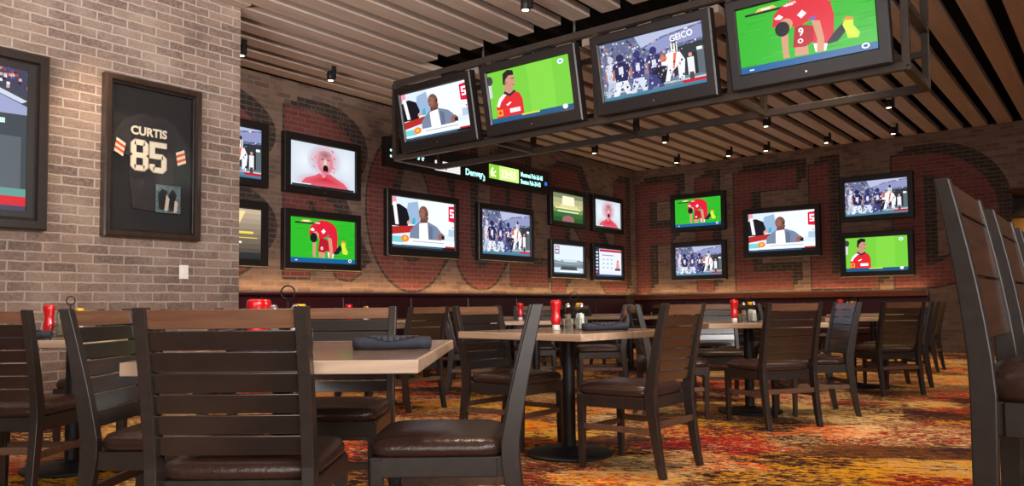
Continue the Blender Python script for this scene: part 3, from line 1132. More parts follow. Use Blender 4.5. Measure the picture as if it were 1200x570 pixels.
def p_interview():
    o = [(C((214, 228, 240)), R_(0, 1, 0, 1)), (C((232, 240, 247)), [(0.55, 0.3), (1, 0.35), (1, 1), (0.4, 1)]),
         (C((150, 176, 206)), [(0.2, 0.5), (0.45, 0.5), (0.4, 0.95), (0.25, 0.9)]), (C((176, 196, 220)), R_(0.9, 1, 0.3, 0.45)),
         (C((226, 150, 170)), [(0, 0.85), (0.08, 0.85), (0.07, 1), (0, 1)]),
         (C((18, 18, 26)), [(0.0, 0.42), (0.24, 0.42), (0.27, 0.6), (0.23, 0.78), (0.12, 0.86), (0.04, 0.84), (0, 0.8)]),
         (C((238, 236, 240)), [(0.06, 0.45), (0.11, 0.45), (0.07, 0.9), (0.02, 0.88)]),
         (C((206, 160, 150)), [(0.23, 0.48), (0.36, 0.5), (0.33, 0.56), (0.24, 0.54)]),
         (C((176, 40, 36)), [(0, 0.25), (0.36, 0.33), (0.36, 0.46), (0, 0.4)]),
         (C((60, 170, 200)), [(0.3, 0.48), (0.36, 0.48), (0.36, 0.62), (0.32, 0.6)]),
         (C((118, 130, 156)), [(0.27, 0.12), (0.28, 0.35), (0.36, 0.48), (0.44, 0.55), (0.56, 0.56), (0.7, 0.48), (0.77, 0.38), (0.8, 0.25), (0.74, 0.12)]),
         (C((96, 108, 134)), [(0.56, 0.13), (0.58, 0.5), (0.64, 0.44), (0.63, 0.13)]),
         (C((248, 248, 250)), [(0.42, 0.13), (0.42, 0.5), (0.47, 0.55), (0.55, 0.57), (0.57, 0.13)]),
         (C((104, 66, 56)), [(0.44, 0.52), (0.55, 0.54), (0.57, 0.66), (0.44, 0.62)]),
         (C((118, 76, 64)), ell(0.49, 0.73, 0.075, 0.145)), (C((146, 98, 84)), ell(0.465, 0.72, 0.045, 0.1)), (C((84, 50, 42)), ell(0.545, 0.71, 0.018, 0.04)),
         (C((52, 32, 28)), R_(0.43, 0.465, 0.745, 0.757)), (C((70, 40, 38)), R_(0.425, 0.46, 0.65, 0.662)),
         (C((150, 92, 80)), [(0.72, 0.22), (0.8, 0.22), (0.83, 0.3), (0.79, 0.36), (0.73, 0.32)]), (C((28, 28, 34)), R_(0.78, 0.83, 0.22, 0.3)),
         (C((214, 16, 60)), [(0.9, 0.62), (1, 0.6), (1, 0.95), (0.9, 0.93)]), (C((250, 250, 250)), [(0.925, 0.7), (0.99, 0.7), (0.99, 0.8), (0.945, 0.8), (0.945, 0.84), (0.99, 0.84), (0.99, 0.88), (0.925, 0.88), (0.925, 0.765), (0.97, 0.765), (0.97, 0.735), (0.925, 0.735)]),
         (C((224, 22, 60)), R_(0.965, 0.985, 0.48, 0.51)),
         (C((234, 238, 240)), [(0, 0.08), (1, 0.08), (1, 0.2), (0, 0.2)]), (C((120, 200, 206)), R_(0, 0.18, 0.1, 0.22)),
         (C((240, 130, 40)), ell(0.2, 0.185, 0.06, 0.07)), (C((252, 190, 90)), ell(0.2, 0.19, 0.025, 0.035)),
         (C((160, 168, 176)), R_(0.32, 0.82, 0.135, 0.15)), (C((190, 30, 50)), R_(0.84, 1, 0.055, 0.085)), (C((16, 22, 30)), R_(0, 1, 0, 0.055)), (C((60, 110, 150)), R_(0, 0.8, 0.02, 0.038)), (C((220, 226, 230)), R_(0.05, 0.14, 0.05, 0.08))]
    return o


def p_crowd(seed=5):
    rnd = random.Random(seed)
    o = [(C((92, 104, 138)), R_(0, 1, 0, 1))]
    pal = [(196, 204, 220), (70, 76, 120), (150, 140, 160), (40, 40, 70), (206, 170, 170), (110, 130, 170), (230, 232, 238), (160, 110, 110)]
    for i in range(420):
        x, y = rnd.random() * 0.97, 0.3 + rnd.random() * 0.66
        s = 0.012 + rnd.random() * 0.014
        o.append((C(rnd.choice(pal)), [(x, y), (x + s, y), (x + s, min(1, y + s * 1.7)), (x, min(1, y + s * 1.7))]))
    o += [(C((176, 184, 214)), [(0.42, 0.78), (0.62, 0.9), (1, 0.98), (1, 1), (0.36, 1)]),
          (C((140, 146, 190)), [(0.55, 0.62), (0.7, 0.72), (1, 0.74), (1, 0.95), (0.64, 0.88), (0.45, 0.78)]),
          (C((44, 50, 58)), [(0.7, 0.1), (1, 0.12), (1, 0.7), (0.72, 0.66)]),
          (C((30, 34, 40)), R_(0.84, 0.93, 0.14, 0.52)), (C((90, 100, 108)), R_(0.93, 1, 0.14, 0.6)), (C((240, 250, 236)), R_(0.93, 0.98, 0.55, 0.6)),
          (C((96, 124, 140)), [(0, 0.02), (1, 0.02), (1, 0.17), (0.6, 0.2), (0, 0.26)]), (C((190, 200, 206)), R_(0, 1, 0.11, 0.135)),
          (C((190, 28, 48)), R_(0.78, 1, 0.06, 0.11)), (C((60, 120, 150)), R_(0, 1, 0, 0.05))]
    def player(x, s, body, pants, flip=1):
        q = [(C(pants), [(x - 0.05 * s, 0.3), (x + 0.05 * s, 0.3), (x + 0.08 * s, 0.07), (x + 0.03 * s, 0.07), (x, 0.2), (x - 0.04 * s, 0.06), (x - 0.09 * s, 0.06)]),
             (C(body), [(x - 0.05 * s, 0.3), (x + 0.05 * s, 0.3), (x + 0.075 * s, 0.55), (x + 0.05 * s, 0.63), (x - 0.05 * s, 0.63), (x - 0.075 * s, 0.55)]),
             (C((210, 214, 226)), [(x - 0.02 * s, 0.42), (x + 0.02 * s, 0.42), (x + 0.02 * s, 0.55), (x - 0.02 * s, 0.55)]),
             (C(body), ell(x, 0.7, 0.035 * s, 0.065)), (C((170, 120, 100)), [(x - 0.075 * s, 0.52), (x - 0.055 * s, 0.52), (x - 0.06 * s, 0.34), (x - 0.085 * s, 0.34)])]
        return q
    o += player(0.1, 0.8, (196, 200, 220), (176, 186, 210)) + player(0.2, 1.15, (34, 34, 84), (222, 226, 240)) + player(0.37, 1.0, (52, 50, 112), (206, 212, 232)) + player(0.53, 1.0, (46, 44, 104), (70, 70, 130))
    o += [(C((26, 26, 40)), ell(0.6, 0.27, 0.1, 0.14)), (C((60, 60, 120)), ell(0.52, 0.2, 0.06, 0.1)),
          (C((238, 240, 244)), [(0.6, 0.52), (0.68, 0.62), (0.78, 0.58), (0.82, 0.44), (0.8, 0.14), (0.75, 0.14), (0.75, 0.36), (0.7, 0.3), (0.66, 0.14), (0.62, 0.14), (0.66, 0.4), (0.6, 0.42)]),
          (C((226, 110, 70)), [(0.72, 0.58), (0.75, 0.59), (0.72, 0.34), (0.7, 0.32)]), (C((206, 120, 90)), ell(0.62, 0.53, 0.035, 0.06)),
          (C((236, 236, 236)), [(0.7, 0.6), (0.76, 0.6), (0.76, 0.75), (0.7, 0.75)]), (C((24, 24, 24)), R_(0.715, 0.725, 0.6, 0.75)), (C((24, 24, 24)), R_(0.74, 0.75, 0.6, 0.75)), (C((60, 40, 36)), ell(0.73, 0.78, 0.02, 0.04)),
          (C((226, 228, 232)), [(0.84, 0.18), (0.9, 0.18), (0.9, 0.46), (0.84, 0.46)]), (C((206, 150, 130)), ell(0.87, 0.5, 0.018, 0.035)), (C((90, 60, 60)), R_(0.85, 0.89, 0.1, 0.22))]
    for i in range(170):
        x, y = rnd.random() * 0.8, 0.08 + rnd.random() * 0.56
        s = 0.007 + rnd.random() * 0.012
        o.append((C(rnd.choice([(236, 238, 244), (30, 30, 66), (206, 212, 230), (70, 66, 130), (150, 140, 190), (24, 24, 40), (226, 190, 180)])), [(x, y), (x + s, y + 0.005), (x + s, y + s * 2.4), (x, y + s * 2.0)]))
    return o


def p_face():
    rnd = random.Random(9)
    bg = C((204, 214, 226))
    o = [(bg, R_(0, 1, 0, 1)), (C((224, 230, 236)), ell(0.2, 0.6, 0.2, 0.4), bg), (C((222, 228, 236)), ell(0.85, 0.6, 0.16, 0.4), bg)]
    o += [(C((206, 84, 108)), ell(0.51, 0.66, 0.26, 0.42, 26), bg), (C((214, 40, 60)), ell(0.5, 0.12, 0.46, 0.24, 26), bg),
          (C((200, 34, 54)), [(0.14, 0.05), (0.22, 0.2), (0.36, 0.28), (0.44, 0.36), (0.6, 0.36), (0.7, 0.27), (0.82, 0.18), (0.9, 0.05)], C((214, 96, 112)))]
    for i in range(16):
        a = rnd.random() * 2 * PI
        r = 0.8 + 0.5 * rnd.random()
        x, y = 0.51 + 0.15 * r * cos(a), 0.64 + 0.27 * r * sin(a)
        s_ = 0.012 + rnd.random() * 0.016
        o.append((C(rnd.choice([(206, 96, 118), (226, 150, 166), (196, 60, 84)])), ell(x, min(0.98, y), s_, s_ * 2.2, 8, rnd.random()), C((220, 170, 184))))
    o += [(C((214, 166, 168)), ell(0.52, 0.6, 0.115, 0.27, 24), C((206, 120, 134))), (C((150, 92, 98)), ell(0.52, 0.78, 0.1, 0.1), C((196, 140, 146))),
          (C((96, 52, 58)), ell(0.475, 0.675, 0.032, 0.022), C((180, 120, 126))), (C((96, 52, 58)), ell(0.568, 0.675, 0.032, 0.022), C((180, 120, 126))),
          (C((234, 196, 194)), [(0.5, 0.56), (0.54, 0.56), (0.53, 0.68), (0.51, 0.68)]), (C((24, 10, 14)), ell(0.525, 0.46, 0.042, 0.09)), (C((200, 96, 106)), ell(0.525, 0.392, 0.03, 0.02)),
          (C((24, 60, 66)), R_(0.02, 0.98, 0.0, 0.05)), (C((230, 236, 238)), R_(0.02, 0.3, 0.055, 0.075)), (C((20, 20, 24)), R_(0.45, 0.92, 0.015, 0.05))]
    return o


def p_guy():
    o = [(C((116, 200, 60)), R_(0, 1, 0, 1)), (C((126, 208, 66)), R_(0.5, 0.8, 0, 1))]
    skin = C((196, 142, 118))
    o += [(C((60, 60, 66)), ell(0.02, 0.84, 0.045, 0.09)), (C((206, 208, 214)), [(0, 0.5), (0.04, 0.52), (0.04, 0.75), (0, 0.76)]),
          (C((216, 36, 44)), [(0.07, 0.1), (0.075, 0.3), (0.12, 0.48), (0.2, 0.56), (0.3, 0.58), (0.38, 0.5), (0.41, 0.38), (0.41, 0.1)]),
          (C((244, 240, 240)), [(0.08, 0.33), (0.12, 0.47), (0.2, 0.56), (0.22, 0.52), (0.14, 0.4), (0.11, 0.3)]),
          (skin, [(0.18, 0.52), (0.3, 0.54), (0.31, 0.68), (0.2, 0.66)]), (C((36, 36, 44)), [(0.185, 0.55), (0.26, 0.47), (0.34, 0.55), (0.32, 0.58), (0.26, 0.52), (0.2, 0.59)]),
          (skin, ell(0.27, 0.76, 0.072, 0.15)), (skin, [(0.33, 0.74), (0.36, 0.71), (0.33, 0.69)]),
          (C((24, 20, 20)), [(0.19, 0.72), (0.2, 0.92), (0.26, 0.98), (0.33, 0.95), (0.335, 0.86), (0.27, 0.87), (0.225, 0.8), (0.215, 0.7)]), (C((160, 104, 86)), ell(0.225, 0.74, 0.014, 0.035)),
          (C((70, 40, 36)), R_(0.3, 0.335, 0.795, 0.81)), (C((150, 70, 66)), R_(0.305, 0.335, 0.67, 0.682)),
          (C((246, 236, 236)), R_(0.24, 0.37, 0.16, 0.24)), (C((250, 240, 240)), [(0.2, 0.33), (0.26, 0.37), (0.27, 0.35), (0.22, 0.3)]), (C((236, 160, 40)), R_(0.08, 0.15, 0.13, 0.25)), (C((200, 60, 40)), ell(0.115, 0.19, 0.02, 0.035)),
          (C((24, 84, 128)), R_(0, 1, 0, 0.1)), (C((214, 214, 70)), R_(0.38, 0.6, 0.07, 0.1)), (C((240, 244, 240)), ell(0.9, 0.9, 0.035, 0.05)), (C((120, 190, 220)), ell(0.9, 0.9, 0.02, 0.03)), (C((236, 240, 240)), ell(0.9, 0.075, 0.03, 0.045))]
    return o


def p_ad():
    o = []
    cols = [(28, 80, 40), (46, 100, 44), (110, 140, 80), (190, 180, 130), (170, 170, 130), (120, 130, 96)]
    for i, c in enumerate(cols):
        o.append((C(c), R_(0, 1, i / 6, (i + 1) / 6)))
    o += [(C((240, 234, 200)), [(0.3, 0.6), (0.72, 0.6), (0.7, 0.92), (0.32, 0.92)]), (C((214, 210, 160)), [(0.2, 0.5), (0.85, 0.5), (0.8, 0.6), (0.25, 0.6)]),
          (C((236, 230, 150)), R_(0.08, 0.92, 0.46, 0.5)), (C((230, 236, 226)), R_(0.16, 0.84, 0.35, 0.39)), (C((150, 96, 100)), ell(0.5, 0.08, 0.2, 0.16)), (C((28, 70, 40)), R_(0, 1, 0, 0.02))]
    return o


def p_rewards():
    o = []
    for i in range(10):
        t = i / 9
        o.append((C((70 + 120 * t, 60 + 110 * t, 50 + 96 * t)), R_(0, 1, i / 10, (i + 1) / 10)))
    o += [(C((236, 214, 150)), [(0.3, 0.7), (0.7, 0.62), (0.8, 0.95), (0.5, 1)]), (C((40, 46, 50)), R_(0.0, 1, 0, 0.12)), (C((240, 210, 80)), R_(0.25, 0.9, 0.5, 0.545)), (C((240, 210, 80)), R_(0.1, 0.95, 0.41, 0.425)), (C((236, 236, 230)), R_(0.2, 0.75, 0.3, 0.345))]
    return o


def p_stadium():
    o = [(C((196, 214, 226)), R_(0, 1, 0, 1)), (C((216, 228, 236)), R_(0, 1, 0.5, 1)), (C((112, 128, 134)), [(0, 0.2), (1, 0.2), (1, 0.45), (0.75, 0.41), (0.5, 0.4), (0.25, 0.41), (0, 0.46)]),
         (C((150, 164, 168)), [(0, 0.36), (0.5, 0.31), (1, 0.36), (1, 0.4), (0.5, 0.35), (0, 0.4)]), (C((74, 84, 90)), [(0.22, 0.12), (0.8, 0.12), (0.76, 0.26), (0.26, 0.26)]), (C((44, 52, 56)), R_(0.3, 0.72, 0.14, 0.2)),
         (C((84, 96, 100)), R_(0.24, 0.33, 0.42, 0.45)), (C((84, 96, 100)), R_(0.78, 0.9, 0.44, 0.47)),
         (C((150, 152, 176)), R_(0.04, 0.2, 0.66, 0.96)), (C((214, 216, 228)), ell(0.12, 0.82, 0.06, 0.1)), (C((190, 40, 70)), R_(0.06, 0.18, 0.8, 0.84)), (C((236, 240, 240)), R_(0.2, 0.85, 0.05, 0.09)), (C((60, 100, 116)), R_(0, 1, 0, 0.035))]
    return o


def p_stats():
    o = [(C((206, 216, 232)), R_(0, 1, 0, 1)), (C((196, 24, 44)), R_(0.18, 1, 0.9, 0.98)), (C((24, 44, 70)), R_(0, 0.16, 0, 1)), (C((224, 230, 240)), R_(0.18, 1, 0.1, 0.88))]
    for i in range(7):
        o.append((C((190, 200, 214)), ell(0.08, 0.14 + i * 0.12, 0.05, 0.04, 10)))
    o.append((C((206, 60, 70)), ell(0.08, 0.14, 0.045, 0.04, 10)))
    for r in range(3):
        for c in range(3):
            o.append((C((120, 140, 176)), R_(0.28 + 0.15 * c, 0.35 + 0.15 * c, 0.3 + 0.15 * r, 0.33 + 0.15 * r)))
    o += [(C((110, 130, 170)), R_(0.25, 0.7, 0.76, 0.79)), (C((226, 150, 140)), [(0.78, 0.3), (0.92, 0.3), (0.9, 0.5), (0.8, 0.5)]), (C((190, 130, 110)), ell(0.85, 0.56, 0.04, 0.06)), (C((60, 66, 84)), R_(0.74, 0.95, 0.22, 0.3)),
          (C((30, 70, 120)), R_(0, 1, 0, 0.06)), (C((214, 224, 230)), R_(0.25, 0.7, 0.14, 0.17))]
    return o


def p_wallgame():
    """the end of a stand with a tunnel, pitch edge below"""
    rnd = random.Random(11)
    o = [(C((58, 66, 74)), R_(0, 1, 0, 1)), (C((150, 158, 196)), [(0, 0.62), (1, 0.68), (1, 0.74), (0.6, 1), (0, 1)]), (C((176, 184, 216)), [(0.0, 0.8), (0.7, 0.95), (0.62, 1), (0, 1)])]
    o.append((C((60, 60, 84)), [(0.72, 1), (1, 0.8), (1, 1)]))
    for i in range(70):
        x = 0.74 + 0.26 * rnd.random()
        y = 1 - rnd.random() * (x - 0.72) * 0.65
        o.append((C(rnd.choice([(206, 170, 160), (180, 60, 60), (230, 230, 236), (60, 70, 130), (40, 36, 50), (196, 120, 100)])), [(x, y - 0.02), (min(1, x + 0.012), y - 0.02), (min(1, x + 0.012), y), (x, y)]))
    o += [(C((200, 206, 226)), [(0.62, 0.98), (0.98, 0.76), (1, 0.78), (0.66, 1)]),
          (C((24, 28, 32)), [(0.62, 0.22), (0.82, 0.2), (0.82, 0.55), (0.62, 0.54)]), (C((84, 92, 100)), R_(0.86, 0.98, 0.14, 0.52)), (C((196, 236, 226)), [(0.76, 0.595), (0.92, 0.605), (0.92, 0.64), (0.76, 0.63)]),
          (C((92, 150, 140)), [(0, 0.1), (1, 0.1), (1, 0.155), (0, 0.16)]), (C((206, 30, 44)), R_(0, 1, 0.035, 0.1)), (C((60, 60, 84)), R_(0, 1, 0, 0.035))]
    return o


PICS = dict(kneel=p_kneel(), interview=p_interview(), crowd=p_crowd(), face=p_face(), guy=p_guy(), ad=p_ad(), rewards=p_rewards(), stadium=p_stadium(), stats=p_stats(), wallgame=p_wallgame())


def screen_mesh(parent, pic, w, h, y):
    """picture in local XZ facing -Y, centred"""
    mb = MB()
    ar = PICS[pic]
    lay, small = [], False
    k_ = 0
    for it in ar:
        pts = it[1]
        a_ = abs(sum(pts[i][0] * pts[(i + 1) % len(pts)][1] - pts[(i + 1) % len(pts)][0] * pts[i][1] for i in range(len(pts)))) / 2
        sm = a_ < 0.0022 and len(pts) == 4
        if not (sm and small):
            k_ += 1
        small = sm
        lay.append(k_)
    for it, kk in zip(ar, lay):
        col, pts = it[0], it[1]
        yy = y - 0.006 * kk / max(lay)
        q = [((u - 0.5) * w, yy, (v - 0.5) * h) for u, v in pts]
        if len(it) == 3:        # fades from the middle colour to the rim colour
            m_ = len(q)
            mid = (sum(p[0] for p in q) / m_, yy, sum(p[2] for p in q) / m_)
            for i in range(m_):
                mb.add([mid, q[i], q[(i + 1) % m_]], [(0, 1, 2)], (col, it[2], it[2]))
        else:
            mb.poly(q, col)
    # flip winding where needed so that faces look to -Y is not required for emission
    return mb.build('screen', M['screen'], parent)


def ringframe(mb, w, h, b, y0, y1, bt=None, bb=None, inset=0.0):
    """rectangular frame, outer w x h centred, border b, from y0 (front) to y1 (back), inner lip pushed back by inset"""
    bt = b if bt is None else bt
    bb = b if bb is None else bb
    X0, X1, Z0_, Z1_ = -w / 2, w / 2, -h / 2, h / 2
    x0, x1, z0, z1 = X0 + b, X1 - b, Z0_ + bb, Z1_ - bt
    e = min(0.012, b * 0.25)
    R1 = [(X0, y1, Z0_), (X1, y1, Z0_), (X1, y1, Z1_), (X0, y1, Z1_)]
    R2 = [(X0, y0 + e, Z0_), (X1, y0 + e, Z0_), (X1, y0 + e, Z1_), (X0, y0 + e, Z1_)]
    R3 = [(X0 + e, y0, Z0_ + e), (X1 - e, y0, Z0_ + e), (X1 - e, y0, Z1_ - e), (X0 + e, y0, Z1_ - e)]
    R4 = [(x0 - e, y0, z0 - e), (x1 + e, y0, z0 - e), (x1 + e, y0, z1 + e), (x0 - e, y0, z1 + e)]
    R5 = [(x0, y0 + inset, z0), (x1, y0 + inset, z0), (x1, y0 + inset, z1), (x0, y0 + inset, z1)]
    R6 = [(x0, y1, z0), (x1, y1, z0), (x1, y1, z1), (x0, y1, z1)]
    mb.loft([R1, R2, R3, R4, R5, R6, R1], cap=False)
    return mb


def television(label, w, h, pic, loc, rz, border=0.105, tilt=0.0, depth=0.09, group=None, frame=False, bottom=None):
    t = thing('television', label, 'television', loc, 0, group)
    t.rotation_mode = 'XYZ'
    t.rotation_euler = (tilt, 0, rz)
    bb = border if bottom is None else bottom
    if frame:
        MB.build(ringframe(MB(), w, h, 0.085, -depth, 0.0, inset=0.03), 'frame_moulding', M['tvframe'], t)
        MB.build(ringframe(MB(), w - 0.17, h - 0.17, 0.075, -depth + 0.025, 0.0, inset=0.012), 'bezel', M['tv'], t)
        sw, sh, zc = w - 0.32, h - 0.3, 0.0
    else:
        MB.build(ringframe(MB(), w, h, border, -depth, 0.0, bb=bb, inset=0.016), 'bezel', M['tv'], t)
        sw, sh, zc = w - 2 * border, h - border - bb, (bb - border) / 2
    MB().box(-w / 2 + 0.02, w / 2 - 0.02, -depth + 0.03, -0.002, -h / 2 + 0.02, h / 2 - 0.02).build('housing', M['tvback'], t)
    s = screen_mesh(t, pic, sw + 0.006, sh + 0.006, -depth + 0.0285)
    s.location = (0, 0, zc)
    if not frame:
        MB().lathe([(0.008, 0), (0.008, 0.004)], 10).build('power_button', M['chrome'], t).matrix_local = Matrix.Translation((0, -depth, -h / 2 + bb * 0.45)) @ Matrix.Rotation(PI / 2, 4, 'X')
    return t


GT = 'wall televisions'
RB = PI / 2      # facing +X
def tvB(label, y0, y1, z0, z1, pic, **k):
    q = (abs(WB) - 0.09) / abs(WB)
    y0, y1, z0, z1 = y0 * q, y1 * q, 0.9 + (z0 - 0.9) * q, 0.9 + (z1 - 0.9) * q
    return television(label, y1 - y0, z1 - z0, pic, (WB + 0.0035, (y0 + y1) / 2, (z0 + z1) / 2), RB, group=GT, **k)
def tvC(label, x0, x1, z0, z1, pic, **k):
    q = (WC - 0.09) / WC
    x0, x1, z0, z1 = x0 * q, x1 * q, 0.9 + (z0 - 0.9) * q, 0.9 + (z1 - 0.9) * q
    return television(label, x1 - x0, z1 - z0, pic, ((x0 + x1) / 2, WC - 0.0035, (z0 + z1) / 2), 0.0, group=GT, **k)


t = television('large framed television on the near left brick wall showing a stadium tunnel', 2.26, 1.43, 'wallgame', (WA + 0.003, 1.48, 2.265), RB, frame=True, depth=0.1)
tvB('upper wall television half hidden by the corner, showing a football crowd', 4.63, 5.97, 2.47, 3.32, 'crowd')
tvB('lower wall television half hidden by the corner, showing a brown advert', 4.63, 5.97, 1.44, 2.28, 'rewards')
tvB('wall television showing a screaming face in red splashes', 6.21, 7.53, 2.465, 3.28, 'face')
tvB('wall television below the screaming face, showing a kneeling red player', 6.21, 7.53, 1.425, 2.245, 'kneel')
tvB('large wall television showing a man in grey jacket, left recessed wall', 8.04, 9.66, 1.69, 2.715, 'interview', bottom=0.14)
tvB('large wall television showing football players, right of the grey jacket man', 10.16, 11.76, 1.71, 2.71, 'crowd', bottom=0.12)
tvB('small wall television with green glowing advert, upper left of four', 12.31, 13.59, 2.48, 3.24, 'ad', border=0.1)
tvB('small wall television with a pale face, upper right of four', 13.86, 15.12, 2.47, 3.26, 'face', border=0.1)
tvB('small wall television showing an empty stadium, lower left of four', 12.31, 13.57, 1.45, 2.21, 'stadium', border=0.1)
tvB('small wall television showing a stats page with red header', 13.83, 15.12, 1.43, 2.21, 'stats', border=0.1)
tvC('far wall television showing a kneeling red player, nearest the corner', -7.82, -6.55, 2.49, 3.31, 'kneel')
tvC('far wall television below the kneeling player, showing football players', -7.83, -6.56, 1.43, 2.26, 'crowd')
tvC('largest far wall television, showing a man in grey jacket', -6.17, -4.62, 1.835, 2.86, 'interview', bottom=0.13)
tvC('far wall television showing football players, right end upper', -4.25, -2.95, 2.45, 3.31, 'crowd')
tvC('far wall television showing a red-shirted player on green, right end lower', -4.27, -2.98, 1.39, 2.24, 'guy')

# ------------------------------------------------------------------ hanging steel frame with four televisions
FX0, FX1, FY0, FY1, FZ0, FZ1 = -6.88, -1.24, 6.49, 7.27, 2.71, 3.62
tr = thing('television_truss', 'dark steel frame hanging from the ceiling with four televisions', 'hanging frame', ((FX0 + FX1) / 2, (FY0 + FY1) / 2, FZ0))
cx, cy = (FX0 + FX1) / 2, (FY0 + FY1) / 2
def lp(x, y, z):
    return (x - cx, y - cy, z - FZ0)
for z in (FZ0, FZ1):
    for y in (FY0, FY1):
        MB().bar(lp(FX0, y, z), lp(FX1, y, z), 0.06, 0.065).build('long_rail', M['steel_dark'], tr, bevel=0.004)
    for x in (FX0, FX1):
        MB().bar(lp(x, FY0, z), lp(x, FY1, z), 0.06, 0.065).build('end_rail', M['steel_dark'], tr, bevel=0.004)
MB().bar(lp(FX1, FY0, 3.2), lp(FX1, FY1, 3.2), 0.06, 0.06).build('end_rail', M['steel_dark'], tr)
MB().bar(lp(FX0, FY1, 3.0), lp(FX1, FY1, 3.0), 0.05, 0.05).build('long_rail', M['steel_dark'], tr)
for x in (FX0, -5.375, -4.01, -2.635, FX1):
    for y in (FY0, FY1):
        MB().bar(lp(x, y, FZ0), lp(x, y, FZ1), 0.055, 0.055).build('upright', M['steel_dark'], tr, bevel=0.004)
    if x not in (FX0, FX1):
        MB().bar(lp(x, FY0, FZ0), lp(x, FY1, FZ0), 0.05, 0.05).build('cross_tie', M['steel_dark'], tr)
        MB().bar(lp(x, FY0, FZ1), lp(x, FY1, FZ1), 0.05, 0.05).build('cross_tie', M['steel_dark'], tr)
for x in (-6.03, -4.7, -3.31, -1.94):
    MB().tube([lp(x, FY1 - 0.12, FZ1), lp(x, FY1 - 0.12, 4.85)], 0.016, 8).build('hanger_rod', M['steel_dark'], tr, True)
    MB().bar(lp(x, FY0 + 0.01, FZ1), lp(x, FY1, FZ1), 0.04, 0.04).build('cross_tie', M['steel_dark'], tr)
    MB().box(x - cx - 0.1, x - cx + 0.1, FY0 - cy + 0.02, FY0 - cy + 0.06, 0.02, FZ1 - FZ0 - 0.02).build('mount_plate', M['tvback'], tr)

TILT = math.radians(11)
for (x0, x1, pic, lb) in ((-6.62, -5.44, 'interview', 'hanging television showing a man in grey jacket, first in the hanging row'),
                          (-5.31, -4.09, 'guy', 'hanging television showing a red-shirted player on bright green'),
                          (-3.92, -2.70, 'crowd', 'hanging television showing football players before a crowd'),
                          (-2.57, -1.31, 'kneel', 'hanging television showing a kneeling player in red, nearest to us')):
    # tilted down: top edge nearer to us
    tv = television(lb, x1 - x0, 0.75, pic, ((x0 + x1) / 2, 6.372, 3.10), 0.0, border=0.09, tilt=TILT, depth=0.1, group='hanging televisions', bottom=0.13)
    ar_ = MB()
    ar_.bar((-0.2, 0, 0.2), (-0.2, 0.115, 0.18), 0.05, 0.05)
    ar_.bar((0.2, 0, 0.2), (0.2, 0.115, 0.18), 0.05, 0.05)
    ar_.build('mount_arm', M['tvback'], tv)
    sc_ = [c for c in tv.children if c.name.startswith('screen')][0]
    yb = -0.1 + 0.0285 - 0.0072
    wv, hv = x1 - x0 - 0.18, 0.75 - 0.22
    if pic == 'crowd':
        text_mesh('screen_lettering', 'GEICO', 0.075, M['scrtext'], sc_, face_front(0.2 * wv, yb, 0.27 * hv) @ Matrix.Rotation(0.1, 4, 'Z'), 0.002)
    if pic == 'kneel':
        text_mesh('screen_lettering', '9', 0.085, M['scrtext'], sc_, face_front(-0.04 * wv, yb, -0.09 * hv), 0.002)
        text_mesh('screen_lettering', 'JUCCA', 0.026, M['scrtext'], sc_, face_front(-0.11 * wv, yb, 0.39 * hv) @ Matrix.Rotation(0.12, 4, 'Z'), 0.001)

# ------------------------------------------------------------------ LED ticker sign on the recessed wall
SY0, SY1, SZ0, SZ1 = 7.92, 12.1, 3.02, 3.49
sg = thing('ticker_sign', 'long black LED ticker sign high on the recessed brick wall', 'sign', (WB + 0.004, (SY0 + SY1) / 2, (SZ0 + SZ1) / 2), RB)
W2 = (SY1 - SY0) / 2
MB().box(-W2, W2, -0.12, 0, -0.22, 0.22).build('cabinet', M['tv'], sg, bevel=0.006)
yf = -0.1215
def sx(y):
    return y - (SY0 + SY1) / 2
def sgtext(s_, y, z, size, mat, xs=1.0):
    text_mesh('lettering', s_, size, M[mat], sg, face_front(sx(y), yf, z), 0.004, xs=xs)
sgtext(':a', 7.97, -0.09, 0.26, 'signtxt', 1.0)
sgtext('-4.5', 8.5, -0.1, 0.14, 'signtxt', 1.0)
MB().box(sx(8.95), sx(9.55), yf - 0.001, yf + 0.004, -0.16, 0.0).build('lit_panel', M['signwhite'], sg)
text_mesh('lettering', '-110', 0.13, M['signred'], sg, face_front(sx(9.0), yf - 0.002, -0.13), 0.004)
sgtext('Denver', 9.68, -0.14, 0.15, 'signtxt', 1.0)
sgtext('- 3', 10.05, -0.02 - 0.17, 0.13, 'signtxt', 1.0)
MB().box(sx(10.3), sx(10.58), yf - 0.001, yf + 0.004, -0.12, 0.13).build('lit_panel', M['signlime'], sg)
text_mesh('lettering', '6:', 0.22, M['signdark'], sg, face_front(sx(10.33), yf - 0.002, -0.08), 0.006)
MB().box(sx(10.58), sx(11.14), yf - 0.001, yf + 0.004, -0.12, 0.13).build('lit_panel', M['signgreen'], sg)
text_mesh('lettering', '23:55', 0.2, M['signdark'], sg, face_front(sx(10.62), yf - 0.002, -0.07), 0.006)
sgtext('Montreal Feb-26-05', 11.2, 0.02, 0.115, 'signtxt', 0.74)
sgtext('Boston Feb-24-03', 11.2, -0.11, 0.115, 'signtxt', 0.74)
text_mesh('lettering', '10', 0.09, M['signblue'], sg, face_front(sx(11.93), yf, -0.06), 0.004)

